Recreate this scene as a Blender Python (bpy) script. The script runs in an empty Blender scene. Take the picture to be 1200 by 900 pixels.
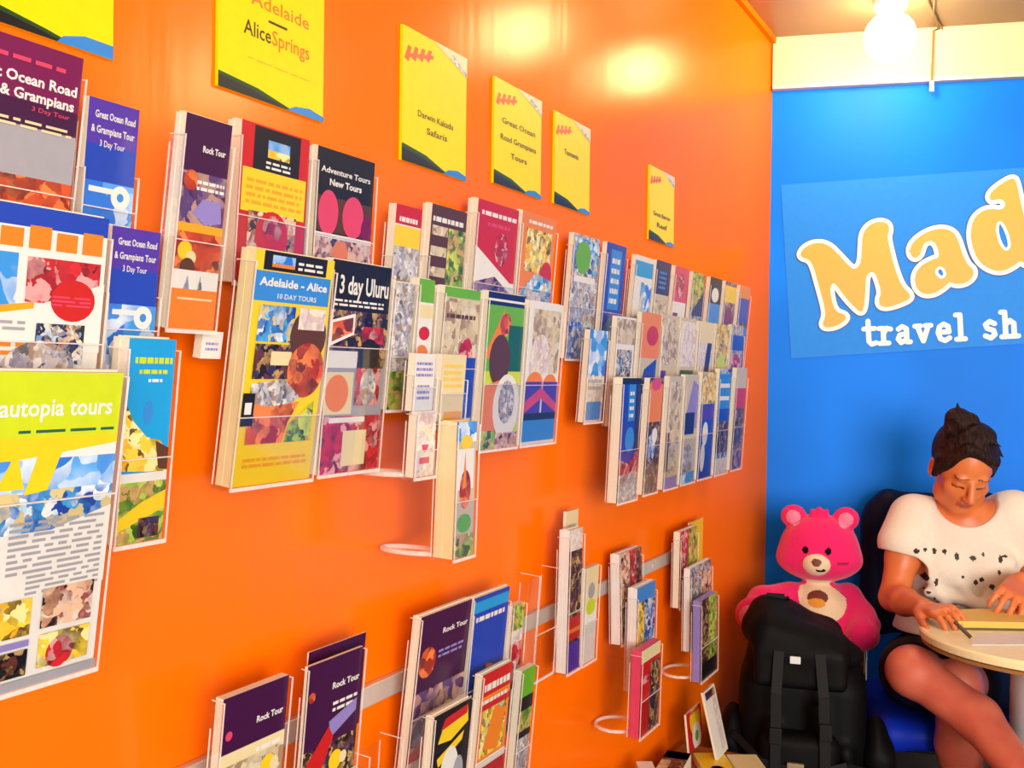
import bpy, bmesh, math, random
import numpy as np
from mathutils import Vector, Matrix
from mathutils.geometry import tessellate_polygon

SC = bpy.context.scene
COL = SC.collection
# ------------------------------------------------------------------ camera
FPX = 1200.0
ROLL = math.radians(.73)
PITCH = math.atan(11 / 1200)
CAM = np.array([0, 0, 1.36])
Rv = np.array([math.cos(ROLL), 0, math.sin(ROLL)])
U0 = np.array([-math.sin(ROLL), 0, math.cos(ROLL)])
F0 = np.array([0, 1., 0])
Fv = F0 * math.cos(PITCH) - U0 * math.sin(PITCH)
Uv = U0 * math.cos(PITCH) + F0 * math.sin(PITCH)
cam = bpy.data.objects.new('camera', bpy.data.cameras.new('camera'))
COL.objects.link(cam)
cam.data.sensor_width = 36
cam.data.lens = 36 * FPX / 1200
cam.data.clip_start = .02
cam.matrix_world = Matrix(((Rv[0], Uv[0], -Fv[0], CAM[0]), (Rv[1], Uv[1], -Fv[1], CAM[1]),
                           (Rv[2], Uv[2], -Fv[2], CAM[2]), (0, 0, 0, 1)))
SC.camera = cam
# ------------------------------------------------------------------ world, lights, exposure
SC.view_settings.view_transform = 'Standard'
SC.view_settings.look = 'None'
SC.view_settings.exposure = 0.2
SC.view_settings.gamma = 1
SC.view_settings.use_curve_mapping = False
SC.cycles.transparent_max_bounces = 40
SC.cycles.max_bounces = 8
W = bpy.data.worlds.new('World'); SC.world = W; W.use_nodes = True
W.node_tree.nodes['Background'].inputs[0].default_value = (.95, .94, .92, 1)
W.node_tree.nodes['Background'].inputs[1].default_value = 1.0


def area_light(name, loc, target, sx, sy, power, color):
    d = bpy.data.lights.new(name, 'AREA'); d.shape = 'RECTANGLE'; d.size = sx; d.size_y = sy
    d.energy = power; d.color = color
    o = bpy.data.objects.new(name, d); COL.objects.link(o); o.location = loc
    o.rotation_euler = (Vector(target) - Vector(loc)).to_track_quat('-Z', 'Y').to_euler()
    return o


# daylight through the shop front behind the camera
area_light('shopfront_daylight', (1.1, -2.3, 1.5), (.6, 3, 1.25), 2.2, 1.5, 185, (1, .93, .84))
GLOBES = [(1.066, 2.93), (.99, 2.42), (.95, .2), (2.0, 1.9)]  # last globe is added out of view to brighten the wall near the corner
GLOBE_GLOW = 40


# ------------------------------------------------------------------ geometry of the place
def ray(px, py):
    return Fv + Rv * ((px - 600) / FPX) + Uv * ((450 - py) / FPX)


def at(px, py, Y):
    r = ray(px, py); return CAM + r * (Y / r[1])


def proj(P):
    d = np.asarray(P) - CAM; z = d @ Fv
    return 600 + FPX * (d @ Rv) / z, 450 - FPX * (d @ Uv) / z


TH = math.atan(634 / 1200.)
D = np.array([math.sin(TH), math.cos(TH), 0]); N = np.array([math.cos(TH), -math.sin(TH), 0])
Z = np.array([0, 0, 1.])
C0 = at(900, 441, 3.3); C0[2] = 0
BD = np.array([5012, -1200, 0.]); BD /= np.linalg.norm(BD)      # back wall, towards the right
BN = np.array([BD[1], -BD[0], 0.])                                # back wall normal into the room


def isect(px, py, P, n):
    r = ray(px, py); t = ((P - CAM) @ n) / (r @ n); return CAM + r * t


def onwall(px, py, o): return isect(px, py, C0 + N * o, N)
def onback(px, py, o=0.): return isect(px, py, C0 + BN * o, BN)


CEIL = at(900, 46, 3.3)[2]
BLUETOP = onback(903, 103)[2]


# ------------------------------------------------------------------ materials
def new_mat(name):
    m = bpy.data.materials.new(name); m.use_nodes = True
    nt = m.node_tree
    return m, nt, nt.nodes['Principled BSDF']


MATS = {}


def mat(name, rgb=(.5, .5, .5), rough=.5, metal=0., spec=.5, sheen=0., bump=0., bscale=60.):
    if name in MATS: return MATS[name]
    m, nt, b = new_mat(name)
    b.inputs['Base Color'].default_value = (*rgb, 1)
    b.inputs['Roughness'].default_value = rough
    b.inputs['Metallic'].default_value = metal
    b.inputs['Specular IOR Level'].default_value = spec
    if sheen: b.inputs['Sheen Weight'].default_value = sheen
    n = nt.nodes.new('ShaderNodeTexNoise'); n.inputs['Scale'].default_value = bscale
    tc = nt.nodes.new('ShaderNodeTexCoord'); nt.links.new(tc.outputs['Object'], n.inputs['Vector'])
    mx = nt.nodes.new('ShaderNodeMix'); mx.data_type = 'RGBA'; mx.blend_type = 'MULTIPLY'
    mx.inputs[0].default_value = .12
    mx.inputs[6].default_value = (*rgb, 1)
    nt.links.new(n.outputs['Fac'], mx.inputs[7]); nt.links.new(mx.outputs[2], b.inputs['Base Color'])
    if bump:
        bp = nt.nodes.new('ShaderNodeBump'); bp.inputs['Strength'].default_value = bump
        bp.inputs['Distance'].default_value = .002
        nt.links.new(n.outputs['Fac'], bp.inputs['Height']); nt.links.new(bp.outputs[0], b.inputs['Normal'])
    MATS[name] = m
    return m


def photo(name, cols, scale=38., dist=.6):
    """a printed colour photograph: patches of its palette"""
    if name in MATS: return MATS[name]
    m, nt, b = new_mat(name)
    tc = nt.nodes.new('ShaderNodeTexCoord')
    oi = nt.nodes.new('ShaderNodeObjectInfo')
    ad = nt.nodes.new('ShaderNodeVectorMath'); ad.operation = 'MULTIPLY_ADD'
    cx = nt.nodes.new('ShaderNodeCombineXYZ')
    for i in range(3): nt.links.new(oi.outputs['Random'], cx.inputs[i])
    ad.inputs[1].default_value = (7, 3, 5)
    nt.links.new(cx.outputs[0], ad.inputs[0]); nt.links.new(tc.outputs['Object'], ad.inputs[2])
    wn = nt.nodes.new('ShaderNodeTexNoise'); wn.inputs['Scale'].default_value = scale * 1.3; wn.inputs['Detail'].default_value = 3
    nt.links.new(ad.outputs[0], wn.inputs['Vector'])
    wa = nt.nodes.new('ShaderNodeVectorMath'); wa.operation = 'MULTIPLY_ADD'; wa.inputs[1].default_value = (.035, .035, .035)
    nt.links.new(wn.outputs['Color'], wa.inputs[0]); nt.links.new(ad.outputs[0], wa.inputs[2])
    vo = nt.nodes.new('ShaderNodeTexVoronoi'); vo.inputs['Scale'].default_value = scale * 2.2
    nt.links.new(wa.outputs[0], vo.inputs['Vector'])
    sx = nt.nodes.new('ShaderNodeSeparateColor'); nt.links.new(vo.outputs['Color'], sx.inputs[0])
    n = nt.nodes.new('ShaderNodeMath'); n.operation = 'MULTIPLY_ADD'; n.inputs[1].default_value = .30
    nt.links.new(wn.outputs['Fac'], n.inputs[0])
    n3 = nt.nodes.new('ShaderNodeMath'); n3.operation = 'MULTIPLY_ADD'; n3.inputs[1].default_value = .5; n3.inputs[2].default_value = .12
    nt.links.new(sx.outputs[0], n3.inputs[0]); nt.links.new(n3.outputs[0], n.inputs[2])
    r = nt.nodes.new('ShaderNodeValToRGB')
    k = len(cols)
    el = r.color_ramp.elements
    lo, hi = .30, .70
    el[0].position = lo; el[0].color = (*cols[0], 1)
    el[1].position = hi; el[1].color = (*cols[-1], 1)
    for i in range(1, k - 1):
        e = el.new(lo + (hi - lo) * i / (k - 1)); e.color = (*cols[i], 1)
    nt.links.new(n.outputs[0], r.inputs[0]); nt.links.new(r.outputs[0], b.inputs['Base Color'])
    b.inputs['Roughness'].default_value = .3
    MATS[name] = m
    return m


WHT = (.72, .70, .66)
mat('white_print', WHT, .35); mat('cream_print', (.72, .60, .33), .35); mat('black_print', (.006, .005, .008), .35)
mat('navy_print', (.008, .012, .09), .3); mat('blue_print', (.008, .05, .42), .3); mat('sky_print', (.03, .22, .62), .3)
mat('aqua_print', (.005, .30, .66), .3); mat('purple_print', (.045, .004, .045), .3); mat('magenta_print', (.16, .004, .07), .3)
mat('red_print', (.52, .012, .012), .3); mat('pink_print', (.62, .05, .12), .3); mat('orange_print', (.75, .20, .012), .3)
mat('yellow_print', (.80, .55, .01), .3); mat('gold_print', (.75, .33, .01), .3); mat('green_print', (.12, .38, .01), .3)
mat('lime_print', (.52, .62, .01), .3); mat('darkgreen_print', (.01, .10, .06), .3); mat('grey_print', (.33, .32, .36), .3)
mat('brown_print', (.09, .03, .012), .3); mat('beige_print', (.55, .46, .30), .3); mat('lilac_print', (.25, .2, .5), .3)
mat('violet_print', (.07, .03, .35), .3)
mat('paper_edge', (.74, .66, .52), .6, bump=.3, bscale=300)
photo('ph_desert', [(.02, .005, .005), (.45, .06, .01), (.75, .25, .03), (.05, .01, .01), (.8, .45, .2)])
photo('ph_rock', [(.30, .02, .01), (.6, .08, .02), (.12, .02, .02), (.8, .2, .05)], 30)
photo('ph_sea', [(.01, .05, .3), (.05, .35, .7), (.7, .75, .75), (.02, .15, .5), (.55, .45, .2)])
photo('ph_sky', [(.02, .15, .6), (.1, .35, .75), (.7, .75, .8), (.03, .25, .65)], 20)
photo('ph_mixed', [(.02, .03, .1), (.6, .55, .4), (.3, .1, .05), (.1, .3, .6), (.7, .65, .6), (.02, .02, .02)], 60)
photo('ph_people', [(.02, .01, .01), (.5, .25, .15), (.7, .6, .5), (.25, .04, .05), (.7, .45, .3)], 45)
photo('ph_green', [(.02, .08, .01), (.2, .4, .03), (.6, .6, .1), (.05, .15, .02), (.5, .3, .1)], 40)
photo('ph_yellow', [(.7, .35, .01), (.8, .6, .05), (.1, .04, .01), (.8, .7, .3)], 40)
photo('ph_grey', [(.1, .1, .12), (.5, .48, .48), (.2, .2, .3), (.7, .68, .65), (.3, .2, .15)], 50)
photo('ph_dark', [(.005, .004, .01), (.12, .03, .02), (.02, .02, .08), (.5, .3, .1), (.01, .01, .01)], 50)
photo('ph_red', [(.3, .01, .02), (.6, .02, .03), (.1, .01, .02), (.7, .3, .3)], 40)
photo('ph_blue', [(.01, .02, .2), (.02, .12, .5), (.4, .5, .7), (.01, .05, .3), (.6, .6, .6)], 45)
photo('ph_purple', [(.05, .01, .08), (.2, .1, .2), (.5, .3, .2), (.08, .04, .15)], 30)
photo('ph_pale', [(.6, .5, .5), (.72, .68, .66), (.5, .35, .35), (.7, .65, .5)], 45)
photo('ph_beige', [(.6, .5, .3), (.45, .36, .22), (.65, .58, .42), (.3, .2, .12)], 35)


def acrylic_mat(name, alpha, tint):
    m, nt, b = new_mat(name)
    out = nt.nodes['Material Output']
    tr = nt.nodes.new('ShaderNodeBsdfTransparent')
    nz = nt.nodes.new('ShaderNodeTexNoise'); nz.inputs['Scale'].default_value = 25
    mr = nt.nodes.new('ShaderNodeMapRange')
    mr.inputs[3].default_value = alpha * .6; mr.inputs[4].default_value = alpha * 1.4
    nt.links.new(nz.outputs['Fac'], mr.inputs[0])
    lw = nt.nodes.new('ShaderNodeLayerWeight'); lw.inputs[0].default_value = .12
    ad = nt.nodes.new('ShaderNodeMath'); ad.operation = 'ADD'; ad.use_clamp = True
    ml = nt.nodes.new('ShaderNodeMath'); ml.operation = 'MULTIPLY'; ml.inputs[1].default_value = .2
    nt.links.new(lw.outputs['Fresnel'], ml.inputs[0])
    nt.links.new(ml.outputs[0], ad.inputs[0]); nt.links.new(mr.outputs[0], ad.inputs[1])
    mx = nt.nodes.new('ShaderNodeMixShader')
    b.inputs['Base Color'].default_value = (*tint, 1); b.inputs['Roughness'].default_value = .08
    nt.links.new(ad.outputs[0], mx.inputs[0]); nt.links.new(tr.outputs[0], mx.inputs[1]); nt.links.new(b.outputs[0], mx.inputs[2])
    nt.links.new(mx.outputs[0], out.inputs[0])
    MATS[name] = m
    return m


m, nt, b = new_mat('clear_acrylic'); MATS['clear_acrylic'] = m
_tr = nt.nodes.new('ShaderNodeBsdfTransparent'); _tr.inputs[0].default_value = (.985, .985, .985, 1)
_gl = nt.nodes.new('ShaderNodeBsdfGlossy'); _gl.inputs['Roughness'].default_value = .07
_lw = nt.nodes.new('ShaderNodeLayerWeight'); _lw.inputs[0].default_value = .28
_ml = nt.nodes.new('ShaderNodeMath'); _ml.operation = 'MULTIPLY'; _ml.inputs[1].default_value = .14
_mx = nt.nodes.new('ShaderNodeMixShader')
nt.links.new(_lw.outputs['Fresnel'], _ml.inputs[0]); nt.links.new(_ml.outputs[0], _mx.inputs[0])
nt.links.new(_tr.outputs[0], _mx.inputs[1]); nt.links.new(_gl.outputs[0], _mx.inputs[2]); nt.links.new(_mx.outputs[0], nt.nodes['Material Output'].inputs[0])
acrylic_mat('acrylic_edge', .50, (.95, .85, .8))


def wall_mat(name, rgb, rough, bump, scale, streak=(1, 1, .15), var=.1, spec=.5):
    m, nt, b = new_mat(name)
    tc = nt.nodes.new('ShaderNodeTexCoord'); mp = nt.nodes.new('ShaderNodeMapping')
    mp.inputs['Scale'].default_value = streak
    nt.links.new(tc.outputs['Object'], mp.inputs[0])
    n = nt.nodes.new('ShaderNodeTexNoise'); n.inputs['Scale'].default_value = scale; n.inputs['Detail'].default_value = 4
    nt.links.new(mp.outputs[0], n.inputs['Vector'])
    n2 = nt.nodes.new('ShaderNodeTexNoise'); n2.inputs['Scale'].default_value = 1.7
    nt.links.new(tc.outputs['Object'], n2.inputs['Vector'])
    mr = nt.nodes.new('ShaderNodeMapRange'); mr.inputs[1].default_value = .3; mr.inputs[2].default_value = .7
    mr.inputs[3].default_value = 1 - var; mr.inputs[4].default_value = 1 + var
    nt.links.new(n2.outputs['Fac'], mr.inputs[0])
    vm = nt.nodes.new('ShaderNodeVectorMath'); vm.operation = 'SCALE'
    vm.inputs[0].default_value = rgb; nt.links.new(mr.outputs[0], vm.inputs['Scale'])
    nt.links.new(vm.outputs[0], b.inputs['Base Color'])
    b.inputs['Roughness'].default_value = rough
    b.inputs['Specular IOR Level'].default_value = spec
    bp = nt.nodes.new('ShaderNodeBump'); bp.inputs['Strength'].default_value = bump; bp.inputs['Distance'].default_value = .01
    nt.links.new(n.outputs['Fac'], bp.inputs['Height']); nt.links.new(bp.outputs[0], b.inputs['Normal'])
    MATS[name] = m
    return m


wall_mat('orange_gloss_paint', (.93, .155, .0004), .19, .10, 14, var=.05, spec=.12)
_m = MATS['orange_gloss_paint']; _nt = _m.node_tree; _b = _nt.nodes['Principled BSDF']       # thin even varnish over the paint
_b.inputs['Specular IOR Level'].default_value = 0; _b.inputs['IOR'].default_value = 1.0; _b.inputs['Roughness'].default_value = 1
_g = _nt.nodes.new('ShaderNodeBsdfGlossy'); _g.inputs['Roughness'].default_value = .22; _g.inputs['Color'].default_value = (1, .85, .55, 1)
_x = _nt.nodes.new('ShaderNodeMixShader'); _x.inputs[0].default_value = .085
_nt.links.new(_b.inputs['Normal'].links[0].from_socket, _g.inputs['Normal'])
_nt.links.new(_b.outputs[0], _x.inputs[1]); _nt.links.new(_g.outputs[0], _x.inputs[2]); _nt.links.new(_x.outputs[0], _nt.nodes['Material Output'].inputs[0])
wall_mat('blue_paint', (.001, .21, 1.0), .5, .05, 10, (1, 1, 1), .18, spec=.15)
wall_mat('cream_paint', (.72, .58, .34), .5, .03, 10, (1, 1, 1), .05)
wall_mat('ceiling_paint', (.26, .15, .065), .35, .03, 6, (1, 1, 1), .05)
wall_mat('floor_vinyl', (.06, .05, .05), .4, .05, 30, (1, 1, 1), .2)
wall_mat('offwhite_paint', (.7, .62, .5), .5, .03, 10, (1, 1, 1), .05)
wall_mat('dark_skirting', (.02, .012, .012), .4, .05, 12, (1, 1, 1), .1)


def emit_mat(name, rgb, s):
    m, nt, b = new_mat(name)
    b.inputs['Emission Color'].default_value = (*rgb, 1); b.inputs['Emission Strength'].default_value = s
    b.inputs['Base Color'].default_value = (.9, .9, .9, 1)
    MATS[name] = m
    return m


# ------------------------------------------------------------------ mesh helpers
def MM(k): return MATS[k] if isinstance(k, str) else k


def link_mesh(name, verts, faces, mats, fm=None, parent=None, M=None, smooth=False):
    me = bpy.data.meshes.new(name)
    me.from_pydata([tuple(v) for v in verts], [], faces)
    for m in mats: me.materials.append(MM(m))
    if fm is not None: me.polygons.foreach_set('material_index', fm)
    if smooth: me.polygons.foreach_set('use_smooth', [True] * len(me.polygons))
    me.update()
    o = bpy.data.objects.new(name, me); COL.objects.link(o)
    if parent is not None: o.parent = parent
    if M is not None: o.matrix_local = M if isinstance(M, Matrix) else Matrix(M)
    return o


class MB:
    """collects simple solids, each with a material, into one mesh"""
    def __init__(s): s.v = []; s.f = []; s.m = []; s.mats = []

    def mi(s, k):
        if k not in s.mats: s.mats.append(k)
        return s.mats.index(k)

    def add(s, vs, fs, k):
        b = len(s.v); s.v += [tuple(v) for v in vs]; i = s.mi(k)
        for f in fs: s.f.append(tuple(b + j for j in f)); s.m.append(i)

    def box(s, a, b, k, T=None, bev=0.):
        a = np.minimum(a, b) if bev < 0 else np.array(a, float); b = np.array(b, float)
        lo = np.minimum(a, b); hi = np.maximum(a, b)
        if bev > 0:
            bm = bmesh.new(); bmesh.ops.create_cube(bm, size=1)
            for v in bm.verts: v.co = Vector(((v.co[i] + .5) * (hi[i] - lo[i]) + lo[i]) for i in range(3))
            bmesh.ops.bevel(bm, geom=bm.edges[:], offset=bev, segments=3, profile=.5, affect='EDGES')
            bm.verts.index_update()
            vs = [v.co.copy() for v in bm.verts]; fs = [[v.index for v in f.verts] for f in bm.faces]; bm.free()
        else:
            vs = [Vector((x, y, z)) for x in (lo[0], hi[0]) for y in (lo[1], hi[1]) for z in (lo[2], hi[2])]
            fs = [(0, 1, 3, 2), (4, 6, 7, 5), (0, 4, 5, 1), (2, 3, 7, 6), (0, 2, 6, 4), (1, 5, 7, 3)]
        if T is not None: vs = [T @ v for v in vs]
        s.add(vs, fs, k)

    def tube(s, pts, r, k, n=10, closed=False):
        P = [np.array(p, float) for p in pts]; R = r if isinstance(r, (list, tuple)) else [r] * len(P)
        vs = []; up = np.array([.13, .21, .97])
        L = len(P)
        for i, p in enumerate(P):
            a = P[i - 1] if (i > 0 or closed) else p; b = P[(i + 1) % L] if (i < L - 1 or closed) else p
            t = b - a; t /= (np.linalg.norm(t) + 1e-9)
            x = np.cross(t, up); x /= (np.linalg.norm(x) + 1e-9); y = np.cross(t, x)
            for j in range(n):
                c, q = math.cos(2 * math.pi * j / n), math.sin(2 * math.pi * j / n)
                vs.append(p + (x * c + y * q) * R[i])
        fs = []
        for i in range(L if closed else L - 1):
            for j in range(n):
                i2 = (i + 1) % L
                fs.append((i * n + j, i * n + (j + 1) % n, i2 * n + (j + 1) % n, i2 * n + j))
        if not closed: fs += [tuple(range(n))[::-1], tuple((L - 1) * n + j for j in range(n))]
        s.add(vs, fs, k)

    def lathe(s, prof, k, c=(0, 0, 0), n=40):
        vs = []; fs = []
        for (r, z) in prof:
            for j in range(n):
                a = 2 * math.pi * j / n; vs.append((c[0] + r * math.cos(a), c[1] + r * math.sin(a), c[2] + z))
        for i in range(len(prof) - 1):
            for j in range(n): fs.append((i * n + j, i * n + (j + 1) % n, (i + 1) * n + (j + 1) % n, (i + 1) * n + j))
        fs.append(tuple(range(n))[::-1]); fs.append(tuple((len(prof) - 1) * n + j for j in range(n)))
        s.add(vs, fs, k)

    def build(s, name, parent=None, M=None, smooth=False):
        return link_mesh(name, s.v, s.f, s.mats, s.m, parent, M, smooth)


def tag(o, label=None, cat=None, group=None, kind=None):
    if label: o['label'] = label
    if cat: o['category'] = cat
    if group: o['group'] = group
    if kind: o['kind'] = kind
    return o


def thing(name, M, label, cat, group=None):
    o = bpy.data.objects.new(name, None); COL.objects.link(o); o.empty_display_size = .05
    o.matrix_world = M if isinstance(M, Matrix) else Matrix.Translation(Vector(M))
    return tag(o, label, cat, group)


def frame(X, Y, Zx, P):
    return Matrix(((X[0], Y[0], Zx[0], P[0]), (X[1], Y[1], Zx[1], P[1]), (X[2], Y[2], Zx[2], P[2]), (0, 0, 0, 1)))


# text outlines as triangles, unit cap height about .7
_TX = {}


def text_tris(s, bold=0.0):
    if (s, bold) in _TX: return _TX[(s, bold)]
    c = bpy.data.curves.new('lettering', 'FONT'); c.body = s; c.size = 1; c.resolution_u = 2; c.offset = bold
    o = bpy.data.objects.new('lettering', c); COL.objects.link(o)
    dg = bpy.context.evaluated_depsgraph_get()
    me = o.evaluated_get(dg).to_mesh()
    vs = [(v.co.x, v.co.y) for v in me.vertices]; fs = [tuple(p.vertices) for p in me.polygons]
    o.evaluated_get(dg).to_mesh_clear()
    bpy.data.objects.remove(o); bpy.data.curves.remove(c)
    xs = [v[0] for v in vs] or [0]
    r = ([(x - min(xs), y) for x, y in vs], fs, max(xs) - min(xs))
    _TX[(s, bold)] = r
    return r


class Print:
    """flat printed artwork on a w x h rectangle, layers stacked a hair apart"""
    def __init__(s, w, h, base, step=.00012): s.w, s.h = w, h; s.mb = MB(); s.z = 0.; s.step = step; s.rect(0, 0, 1, 1, base)

    def nz(s): s.z += s.step; return s.z

    def poly(s, pts, k, lay=None):
        z = s.nz() if lay is None else lay
        P = [(min(max(u, 0), 1) * s.w, min(max(v, 0), 1) * s.h, z) for u, v in pts]
        tri = tessellate_polygon([[Vector(p) for p in P]])
        fs = []
        for t in tri:
            a, b, c = (np.array(P[i]) for i in t)
            fs.append(t if np.cross(b - a, c - a)[2] > 0 else t[::-1])
        s.mb.add(P, fs, k)

    def rect(s, a, b, c, d, k): s.poly([(a, b), (c, b), (c, d), (a, d)], k)

    def disc(s, u, v, ru, k, asp=1., n=20):
        rv = ru * s.w / s.h * asp
        s.poly([(u + ru * math.cos(2 * math.pi * i / n), v + rv * math.sin(2 * math.pi * i / n)) for i in range(n)], k)

    def text(s, t, u, v, hh, k, wmax=None, al='c', bold=.01, rot=0.):
        vs, fs, L = text_tris(t, bold)
        sc = hh * s.h / .72; sx = sc
        if wmax is not None: sx = wmax * s.w / L
        off = {'c': -L * sx / 2, 'l': 0, 'r': -L * sx}[al]
        z = s.nz(); cr, sr = math.cos(rot), math.sin(rot)
        P = [(u * s.w + (x * sx + off) * cr - y * sc * sr, v * s.h + (x * sx + off) * sr + y * sc * cr, z) for x, y in vs]
        s.mb.add(P, fs, k)

    def lines(s, a, b, c, d, n, k, seed=1):
        rnd = random.Random(seed); z = s.nz(); hh = (d - b) / n
        for i in range(n):
            x = a
            while x < c - .02:
                L = min(rnd.uniform(.04, .16), c - x); y = b + i * hh
                s.mb.add([(x * s.w, y * s.h, z), ((x + L) * s.w, y * s.h, z), ((x + L) * s.w, (y + hh * .5) * s.h, z), (x * s.w, (y + hh * .5) * s.h, z)], [(0, 1, 2, 3)], k)
                x += L + .025

    def run(s, ops):
        for o in ops:
            c = o[0]; a = o[1:]
            if c == 'r': s.rect(*a)
            elif c == 'd': s.disc(*a)
            elif c == 'p': s.poly(*a)
            elif c == 'L': s.lines(*a)
            elif c == 't': s.text(a[0], a[1], a[2], a[3], a[4], *(a[5:]))
        return s


# ------------------------------------------------------------------ room
def slab(name, pts, nrm, th, m, kind='structure'):
    P = [np.array(p, float) for p in pts]; n = len(P); Q = [p - np.array(nrm) * th for p in P]
    fs = [tuple(range(n)), tuple(range(2 * n - 1, n - 1, -1))] + [(i, i + n, (i + 1) % n + n, (i + 1) % n) for i in range(n)]
    o = link_mesh(name, P + Q, fs, [m]); o['kind'] = kind; return o


L0 = C0 - D * 6.2                      # near end of the orange wall
R0 = C0 + BD * 3.0                     # right end of the blue wall
slab('wall_left', [L0, C0, C0 + Z * CEIL, L0 + Z * CEIL], N, .1, 'orange_gloss_paint')
slab('wall_back', [C0, R0, R0 + Z * CEIL, C0 + Z * CEIL], BN, .1, 'blue_paint')
RR = np.array([R0[0], L0[1], 0])
slab('wall_right', [R0, RR, RR + Z * CEIL, R0 + Z * CEIL], (-1, 0, 0), .1, 'offwhite_paint')
slab('floor', [L0, RR, R0, C0], Z, .1, 'floor_vinyl')
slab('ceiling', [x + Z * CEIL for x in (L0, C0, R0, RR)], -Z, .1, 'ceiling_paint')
# cream band over the blue wall and the strips around it
mb = MB()
TB = frame(BD, BN, Z, C0)
mb.box((.0, 0, BLUETOP), (3, .02, CEIL), 'cream_paint', TB)
o = mb.build('wall_back_header'); o.name = 'trim_1'; o['kind'] = 'structure'
mb = MB(); mb.box((.0, 0, BLUETOP - .012), (3, .03, BLUETOP), 'offwhite_paint', TB)
o = mb.build('trim_2'); o['kind'] = 'structure'
TL_ = frame(D, N, Z, C0)
mb = MB(); mb.box((-6, 0, CEIL - .02), (0, .014, CEIL), 'orange_gloss_paint', TL_)
o = mb.build('trim_3'); o['kind'] = 'structure'
mb = MB(); mb.box((0, 0, 0), (3, .012, .23), 'dark_skirting', TB); mb.box((0, 0, .23), (3, .016, .243), 'offwhite_paint', TB)
o = mb.build('baseboard_back'); o['kind'] = 'structure'
mb = MB(); mb.box((-6, 0, 0), (0, .012, .1), 'dark_skirting', TL_)
o = mb.build('baseboard_left'); o['kind'] = 'structure'
# shop front frame behind the camera
mb = MB()
Yf = L0[1] + .05
for x in (L0[0] + .05, .2, RR[0] - .1): mb.box((x - .04, Yf - .03, 0), (x + .04, Yf + .03, CEIL), 'offwhite_paint')
mb.box((L0[0], Yf - .03, 0), (RR[0], Yf + .03, .35), 'offwhite_paint'); mb.box((L0[0], Yf - .03, CEIL - .25), (RR[0], Yf + .03, CEIL), 'offwhite_paint')
o = mb.build('window_1'); o['kind'] = 'structure'

# ------------------------------------------------------------------ globe lamps
emit_mat('lit_globe', (1, .84, .56), GLOBE_GLOW)
mat('white_plastic', (.8, .78, .72), .35)
GL = ['round white globe lamp lit on the ceiling above the blue wall', 'lit globe lamp on the ceiling over the brochure wall',
      'lit globe lamp on the ceiling nearest the shop front', 'added globe lamp out of view on the right, brightening the far end of the orange wall']
for i, (x, y) in enumerate(GLOBES):
    t = thing('globe_lamp', (x, y, CEIL), GL[i], 'lamp', 'globe lamps on the ceiling')
    mb = MB(); mb.lathe([(.045, 0), (.05, -.008), (.045, -.03), (.03, -.046)], 'white_plastic', n=28); mb.build('lamp_base', t, smooth=True)
    mb = MB(); r = .071; cz = -.112
    mb.lathe([(max(r * math.sin(a), .0005), cz + r * math.cos(a)) for a in np.linspace(.3, math.pi, 22)], 'lit_globe', n=36)
    mb.build('globe', t, smooth=True)
# cables on the ceiling by the lamp
a = onback(1092, 96, .035); mb = MB()
mat('cable_rubber', (.25, .16, .06), .5)
c1 = isect(1087, 2, np.array([0, 0, CEIL - .006]), Z); c2 = isect(1100, 34, np.array([0, 0, CEIL - .006]), Z)
b1 = onback(1094, 36, .03)
mb.tube([c1, (c1 + c2) / 2 + [.005, 0, 0], c2, b1, a], .0035, 'cable_rubber', 8)
o = mb.build('hanging_cable'); tag(o, 'thin brown cable running over the ceiling and down the cream band', 'cable')
mb = MB(); mb.tube([a + [0, 0, .002], a - [0, 0, .03]], .007, 'white_plastic', 10); mb.build('plug', o)
mb = MB(); c3 = isect(1095, 0, np.array([0, 0, CEIL - .006]), Z)
mb.tube([c3, (c3 + c2) / 2 - [.01, 0, 0], c2 + [.012, 0, 0]], .003, 'cable_rubber', 8)
tag(mb.build('ceiling_cable'), 'short brown cable on the ceiling joining the hanging cable', 'cable')

# ------------------------------------------------------------------ sign on the blue wall
mat('sign_vinyl', (.02, .27, .95), .5, spec=.15); mat('sign_gold', (.70, .41, .03), .45); mat('sign_white', (.88, .9, .92), .45)
mat('sign_navy', (.01, .08, .35), .45)
sg = thing('wall_sign', frame(BD, Z, BN, onback(927, 420)), 'light blue vinyl sign with gold lettering on the blue wall above the seated person', 'sign')
SGI = sg.matrix_world.inverted()


def sgn(cx, cy): p = onback(900 + cx / 3.6, 180 + cy / 3.6); q = SGI @ Vector(p); return (q.x, q.y)


def flat(loops, z, k, mbx):
    P = [[Vector((x, y, z)) for x, y in l] for l in loops]
    allp = [p for l in P for p in l]; tri = tessellate_polygon(P); fs = []
    for t in tri:
        a, b, c = (allp[i] for i in t)
        fs.append(t if (b - a).cross(c - a).z > 0 else t[::-1])
    mbx.add(allp, fs, k)


def stroke(loop, wd, z, k, mbx, closed=True, n=14):
    L = len(loop)
    for i in range(L if closed else L - 1):
        a = np.array(loop[i]); b = np.array(loop[(i + 1) % L]); d = b - a; l = np.linalg.norm(d)
        if l < 1e-7: continue
        q = np.array([-d[1], d[0]]) / l * wd / 2; z1_ = z + (i % 6) * .00006
        mbx.add([(*(a - q), z1_), (*(b - q), z1_), (*(b + q), z1_), (*(a + q), z1_)], [(0, 1, 2, 3)], k)
    for i, p in enumerate(loop):
        zz = z + .0004 + (i % 11) * .00005
        mbx.add([(p[0] + wd / 2 * math.cos(2 * math.pi * j / n), p[1] + wd / 2 * math.sin(2 * math.pi * j / n), zz) for j in range(n)], [tuple(range(n))], k)


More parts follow.
